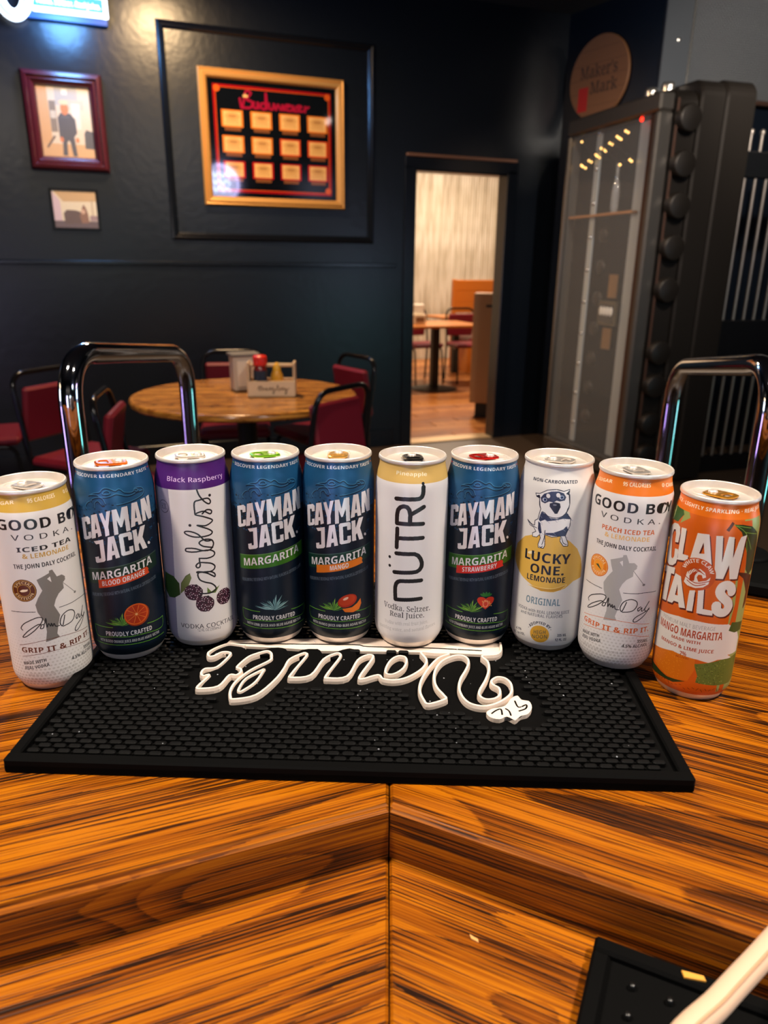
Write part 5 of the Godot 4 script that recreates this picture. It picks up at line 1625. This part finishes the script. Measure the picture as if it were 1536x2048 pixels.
# neon signs and lit shelves on the bartender's side, which the mirror and the chrome show
func make_behind() -> void:
	var t := thing("neon_sign", "neon bar sign on the rear wall, seen only in the gold framed mirror", "sign", Transform3D(Basis(UP, PI), Vector3(3.3, 2.72, 2.58)))
	obj("backing", bx(Vector3(0, 0, 0.01), Vector3(1.3, 0.75, 0.018), 0.004), M.black_gloss, t)
	var arc := []
	for i in 21:
		var a := PI * (-0.45 + 0.95 * i / 20.0)
		arc.append(Vector3(-0.05 - cos(a) * 0.42, sin(a) * 0.30, 0.05))
	obj("neon_arc", tube(arc, 0.028, 8), M.neon_violet, t)
	for k in 3:
		var w := []
		for i in 9:
			w.append(Vector3(-0.30 + i * 0.075, 0.13 - k * 0.12 + (0.05 if i % 2 else -0.02), 0.05))
		obj("neon_script", tube(smooth_path(w, 4), 0.022, 8), M.neon_white, t)
	var strip := []
	for i in 9:
		strip.append(Vector3(-0.35 + i * 0.08, -0.34 + (0.02 if i % 2 else -0.02), 0.05))
	obj("neon_script", tube(smooth_path(strip, 4), 0.02, 8), M.neon_green, t)
	var l := OmniLight3D.new()
	l.name = "neon_light"
	l.light_color = c8(206, 206, 255)
	l.light_energy = 0.5
	l.light_size = 0.3
	l.omni_range = 14.0
	l.shadow_enabled = true
	t.add_child(l)
	l.position = Vector3(0, 0, 0.25)
	# lit game cabinets along both side walls
	for k in 2:
		var g := thing("game_cabinet", ["lit game cabinet on the left wall, mirrored in the chrome rails", "lit game cabinet on the right wall, mirrored in the chrome rails"][k], "game machine", rot([90.0, -90.0][k], Vector3([-4.0, 4.0][k], 0.0, -0.75)))
		obj("cabinet", bx(Vector3(0, 0.95, 0), Vector3(0.8, 1.9, 0.5), 0.02), M.black_metal, g)
		obj("screen", bx(Vector3(0, 1.25, 0.252), Vector3(0.66, 0.55, 0.006)), glow([c8(226, 240, 255), c8(190, 226, 255)][k], 7.0), g)
		obj("lit_panel", bx(Vector3(0, 0.45, 0.252), Vector3(0.6, 0.6, 0.006)), glow([c8(196, 160, 255), c8(120, 226, 220)][k], 4.0), g)
		obj("marquee_light", bx(Vector3(0, 1.74, 0.252), Vector3(0.7, 0.2, 0.006)), glow([c8(255, 214, 150), c8(226, 190, 255)][k], 5.0), g)
		var e := AreaLight3D.new()
		e.name = "cabinet_light"
		e.area_size = Vector2(0.66, 1.5)
		e.light_color = c8(210, 214, 255)
		e.light_energy = 0.25
		e.area_range = 12.0
		e.shadow_enabled = true
		g.add_child(e)
		e.position = Vector3(0, 1.1, 0.262)
		e.rotation_degrees = Vector3(0, 180, 0)
	# back-bar cooler fronts: pale lit doors that the chrome rails mirror
	for k in 2:
		var c := thing("bar_cooler", ["lit bottle cooler behind the bartender, left of the pair", "lit bottle cooler behind the bartender, right of the pair"][k], "cooler", rot(180, Vector3(-0.9 + k * 1.7, 0.0, 2.25)))
		obj("cabinet", boxes([[Vector3(0, 0.9, 0.0), Vector3(0.8, 1.8, 0.5)]], 0.01), M.black_metal, c)
		obj("lit_window", bx(Vector3(-0.17, 0.9, 0.252), Vector3(0.30, 1.4, 0.006)), glow([c8(226, 238, 255), c8(150, 236, 226)][k], 3.0), c)
		obj("lit_window", bx(Vector3(0.17, 0.9, 0.252), Vector3(0.30, 1.4, 0.006)), glow([c8(206, 176, 255), c8(240, 240, 255)][k], 3.0), c)
		obj("handle", tube([Vector3(0.36, 0.7, 0.28), Vector3(0.36, 1.3, 0.28)], 0.012, 8), M.chrome, c)
		var a := AreaLight3D.new()
		a.name = "cooler_light"
		a.area_size = Vector2(0.6, 1.28)
		a.light_color = c8(214, 224, 255)
		a.light_energy = 0.4
		a.area_range = 12.0
		a.shadow_enabled = true
		c.add_child(a)
		a.position = Vector3(0, 1.0, 0.262)
		a.rotation_degrees = Vector3(0, 180, 0)


func materials() -> void:
	M.black_metal = mk(c8(22, 22, 24), 0.45, 0.2)
	M.black_gloss = mk(c8(14, 15, 17), 0.22)
	M.rubber = mk(c8(7, 7, 7), 0.66)
	M.rubber_nub = mk(c8(11, 11, 11), 0.58)
	M.rubber.metallic_specular = 0.16
	M.rubber_nub.metallic_specular = 0.24
	M.rubber_gloss = mk(c8(18, 18, 18), 0.28)
	M.cream_rubber = mk(c8(232, 214, 198), 0.6)
	M.chrome = mk(c8(214, 214, 218), 0.05, 1.0)
	M.chair_frame = mk(c8(30, 30, 33), 0.16, 0.6)
	M.burgundy = mk(c8(112, 20, 36), 0.4)
	M.pale_wood = mk(c8(206, 176, 140), 0.6)
	M.gold = mk(c8(206, 152, 84), 0.38, 0.35)
	M.mahogany = mk(c8(74, 24, 34), 0.26, 0.0, 0.5)
	M.dark_wood = mk(c8(40, 22, 12), 0.5)
	M.booth = mk(c8(190, 108, 30), 0.4)
	M.plaster = mk(c8(206, 196, 180), 0.9)
	M.steel = mk(c8(112, 106, 100), 0.36, 0.85)
	M.dark_steel = mk(c8(40, 35, 31), 0.42, 0.6)
	M.brown_steel = mk(c8(84, 60, 50), 0.4, 0.6)
	M.bright_steel = mk(c8(206, 202, 196), 0.25, 0.9)
	M.bar_steel = mk(c8(150, 140, 132), 0.32, 0.85)
	M.strap = mk(c8(176, 186, 192), 0.38, 0.5)
	M.steel_strip = mk(c8(96, 100, 106), 0.42, 0.7)
	M.brass = mk(c8(140, 104, 60), 0.42, 0.5)
	M.dark_brass = mk(c8(96, 84, 60), 0.4, 0.6)
	M.sign_white = glow(c8(236, 248, 255), 2.2)
	M.sign_soft = glow(c8(196, 206, 255), 0.9)
	M.sign_blue = glow(c8(40, 110, 160), 0.5)
	M.neon_white = glow(c8(226, 246, 255), 7.0)
	M.neon_violet = glow(c8(206, 196, 255), 6.0)
	M.neon_green = glow(c8(214, 255, 206), 6.0)
	M.warm_bulb = glow(c8(255, 196, 110), 4.0)
	var g := mk(Color(1, 1, 1, 0.05), 0.02)
	g.transparency = BaseMaterial3D.TRANSPARENCY_ALPHA
	g.metallic_specular = 0.14
	M.glass = g
	var cl := mk(Color(0.98, 0.98, 0.98, 0.12), 0.02)
	cl.transparency = BaseMaterial3D.TRANSPARENCY_ALPHA
	M.clear = cl
	var wt := mk(Color(0.9, 0.92, 0.95, 0.35), 0.03)
	wt.transparency = BaseMaterial3D.TRANSPARENCY_ALPHA
	M.water = wt
	# painted wall: semi-gloss navy black over rough plaster
	var dw := mk(c8(11, 17, 26), 0.3)
	var nt := NoiseTexture2D.new()
	nt.width = 512; nt.height = 512; nt.seamless = true
	nt.noise = FastNoiseLite.new()
	nt.noise.seed = 6
	nt.noise.frequency = 0.02
	nt.noise.fractal_octaves = 4
	dw.heightmap_enabled = true
	dw.heightmap_texture = nt
	dw.heightmap_scale = 0.06
	dw.uv1_triplanar = true
	dw.uv1_scale = Vector3.ONE * 1.4
	M.dark_wall = dw
	M.dark_trim = mk(c8(11, 16, 24), 0.24)
	# embossed stainless: small raised diamonds
	var em := Image.create_empty(128, 128, false, Image.FORMAT_L8)
	for y in 128:
		for x in 128:
			var v := absf(sin(PI * (x + y) / 32.0)) * absf(sin(PI * (x - y) / 32.0))
			em.set_pixel(x, y, Color(v, v, v))
	var eb := mk(c8(168, 172, 176), 0.36, 0.8)
	eb.heightmap_enabled = true
	eb.heightmap_texture = ImageTexture.create_from_image(em)
	eb.heightmap_scale = 1.6
	eb.uv1_triplanar = true
	eb.uv1_scale = Vector3.ONE * 9.0
	M.embossed = eb
	# weathered galvanised sheet
	var co := mk(c8(196, 186, 168), 0.5, 0.25)
	var ramp := Gradient.new()
	ramp.offsets = PackedFloat32Array([0.0, 0.4, 0.6, 1.0])
	ramp.colors = PackedColorArray([c8(150, 138, 116), c8(196, 186, 166), c8(214, 206, 190), c8(226, 220, 208)])
	var ct := NoiseTexture2D.new()
	ct.width = 512; ct.height = 512; ct.seamless = true
	ct.noise = FastNoiseLite.new()
	ct.noise.seed = 31
	ct.noise.frequency = 0.012
	ct.color_ramp = ramp
	co.albedo_texture = ct
	co.albedo_color = Color.WHITE
	co.uv1_triplanar = true
	co.uv1_scale = Vector3(2.2, 0.2, 2.2)
	M.corrugated = co


func track_spot(label: String, at: Vector3, target: Vector3, angle: float, energy: float) -> void:
	var aim := (target - at).normalized()
	var t := thing("track_spot", label, "lamp", Transform3D(Basis(), at), "track spotlights by the vault")
	obj("stem", tube([Vector3(0, 0.22, 0), Vector3(0, 0.05, 0)], 0.008, 8), M.black_metal, t)
	var b := Basis(Quaternion(UP, aim))
	obj("can", lathe([Vector2(0, -0.08), Vector2(0.05, -0.08), Vector2(0.055, 0.05), Vector2(0.05, 0.05), Vector2(0.045, 0.0), Vector2(0, 0.0)], 20), M.black_metal, t, Transform3D(b, Vector3.ZERO))
	obj("lens", lathe([Vector2(0.044, 0.03), Vector2(0, 0.03)], 20), glow(c8(255, 244, 230), 5.0), t, Transform3D(b, Vector3.ZERO))
	var l := SpotLight3D.new()
	l.name = "beam"
	l.light_color = c8(255, 244, 230)
	l.light_energy = energy
	l.light_size = 0.05
	l.spot_angle = angle
	l.spot_range = 12.0
	l.shadow_enabled = true
	t.add_child(l)
	l.transform = Transform3D(Basis.looking_at(aim), aim * 0.06)


func _ready() -> void:
	rng.seed = 1
	wall_t = Vector3(cos(deg_to_rad(WALL_TURN)), 0, -sin(deg_to_rad(WALL_TURN)))
	wall_n = Vector3(sin(deg_to_rad(WALL_TURN)), 0, cos(deg_to_rad(WALL_TURN)))
	for f in [["sans", "Droid Sans", 400], ["bold", "Droid Sans", 700], ["serif", "Droid Serif", 400], ["mono", "Droid Sans Mono", 400]]:
		var sf := SystemFont.new()
		sf.font_names = PackedStringArray([f[1]])
		sf.font_weight = f[2]
		fonts[f[0]] = sf
	# camera
	var cam := Camera3D.new()
	cam.name = "camera"
	add_child(cam)
	cam.fov = 70.46
	cam.near = 0.05
	cam.far = 60.0
	cam.transform = Transform3D(Basis(Vector3.RIGHT, -0.32798) * Basis(Vector3(0, 0, 1), 0.010151), Vector3(0, BAR + 0.30371, 0))
	var at := CameraAttributesPhysical.new()
	at.frustum_focal_length = 16.9922
	at.frustum_focus_distance = 0.57
	at.frustum_near = 0.05
	at.frustum_far = 60.0
	at.exposure_aperture = 5.7
	cam.attributes = at
	cam.current = true
	# environment: a closed room at night
	var env := Environment.new()
	env.background_mode = Environment.BG_COLOR
	env.background_color = Color.BLACK
	env.tonemap_mode = Environment.TONE_MAPPER_LINEAR
	env.tonemap_exposure = 1.0
	env.sdfgi_enabled = true
	env.ssao_enabled = true
	env.ssil_enabled = true
	var we := WorldEnvironment.new()
	we.name = "environment"
	we.environment = env
	add_child(we)
	materials()
	# ceiling lamps
	lamp("ceiling_lamp", "ceiling downlight over the left end of the bar", Vector3(-1.0, 3.05, -0.15), 0.20, c8(255, 240, 222), 6.6, "downlights over the bar")
	lamp("ceiling_lamp", "ceiling downlight over the right end of the bar", Vector3(1.0, 3.05, -0.15), 0.20, c8(255, 240, 222), 6.6, "downlights over the bar")
	lamp("ceiling_lamp", "warm ceiling downlight above the round table", Vector3(-1.0, 3.05, -4.25), 0.22, c8(255, 214, 160), 7.5)
	track_spot("track spotlight aimed at the steel panel above the vault", Vector3(2.35, 2.9, -3.4), Vector3(2.75, 2.45, -5.6), 42.0, 6.0)
	track_spot("track spotlight aimed at the edge of the vault door", Vector3(1.75, 2.9, -2.7), Vector3(1.72, 1.7, -4.8), 27.0, 6.0)
	lamp("ceiling_lamp", "warm ceiling downlight in the room beyond the doorway, nearer one", on_wall(1.0, 2.95, -2.1).origin, 0.3, c8(255, 226, 190), 9.0, "downlights in the far room")
	lamp("ceiling_lamp", "warm ceiling downlight in the room beyond the doorway, farther one", on_wall(2.3, 2.95, -3.9).origin, 0.3, c8(255, 232, 206), 9.0, "downlights in the far room")
	make_room()
	make_bar()
	make_cans()
	make_mat()
	make_lower_right()
	make_rail(Vector3(-0.480, 1.245, -1.10), Vector3(-0.436, 1.190, -1.60), "chrome service rail arching behind the left cans")
	make_rail(Vector3(0.588, 1.239, -1.10), Vector3(0.635, 1.170, -1.60), "chrome service rail arching behind the right cans")
	make_table()
	make_table_things()
	for c in [
		["burgundy chair turned away at the front right of the round table", Vector3(-0.39, 0, -3.30), 55.0],
		["burgundy chair at the front left of the round table", Vector3(-0.91, 0, -3.0), -80.0],
		["burgundy chair at the far right of the round table", Vector3(-0.373, 0, -4.144), 127.0],
		["burgundy chair behind the round table against the dark wall", Vector3(-0.885, 0, -4.24), 190.0],
		["burgundy chair at the left of the chrome rail, side on", Vector3(-1.46, 0, -3.50), -113.0],
		["burgundy chair cut off by the left edge of the picture", Vector3(-2.24, 0, -3.95), -70.0]]:
		make_chair(c[0], c[1], c[2])
	make_wall_pieces()
	make_vault()
	make_barrel_sign()
	make_far_room()
	make_behind()
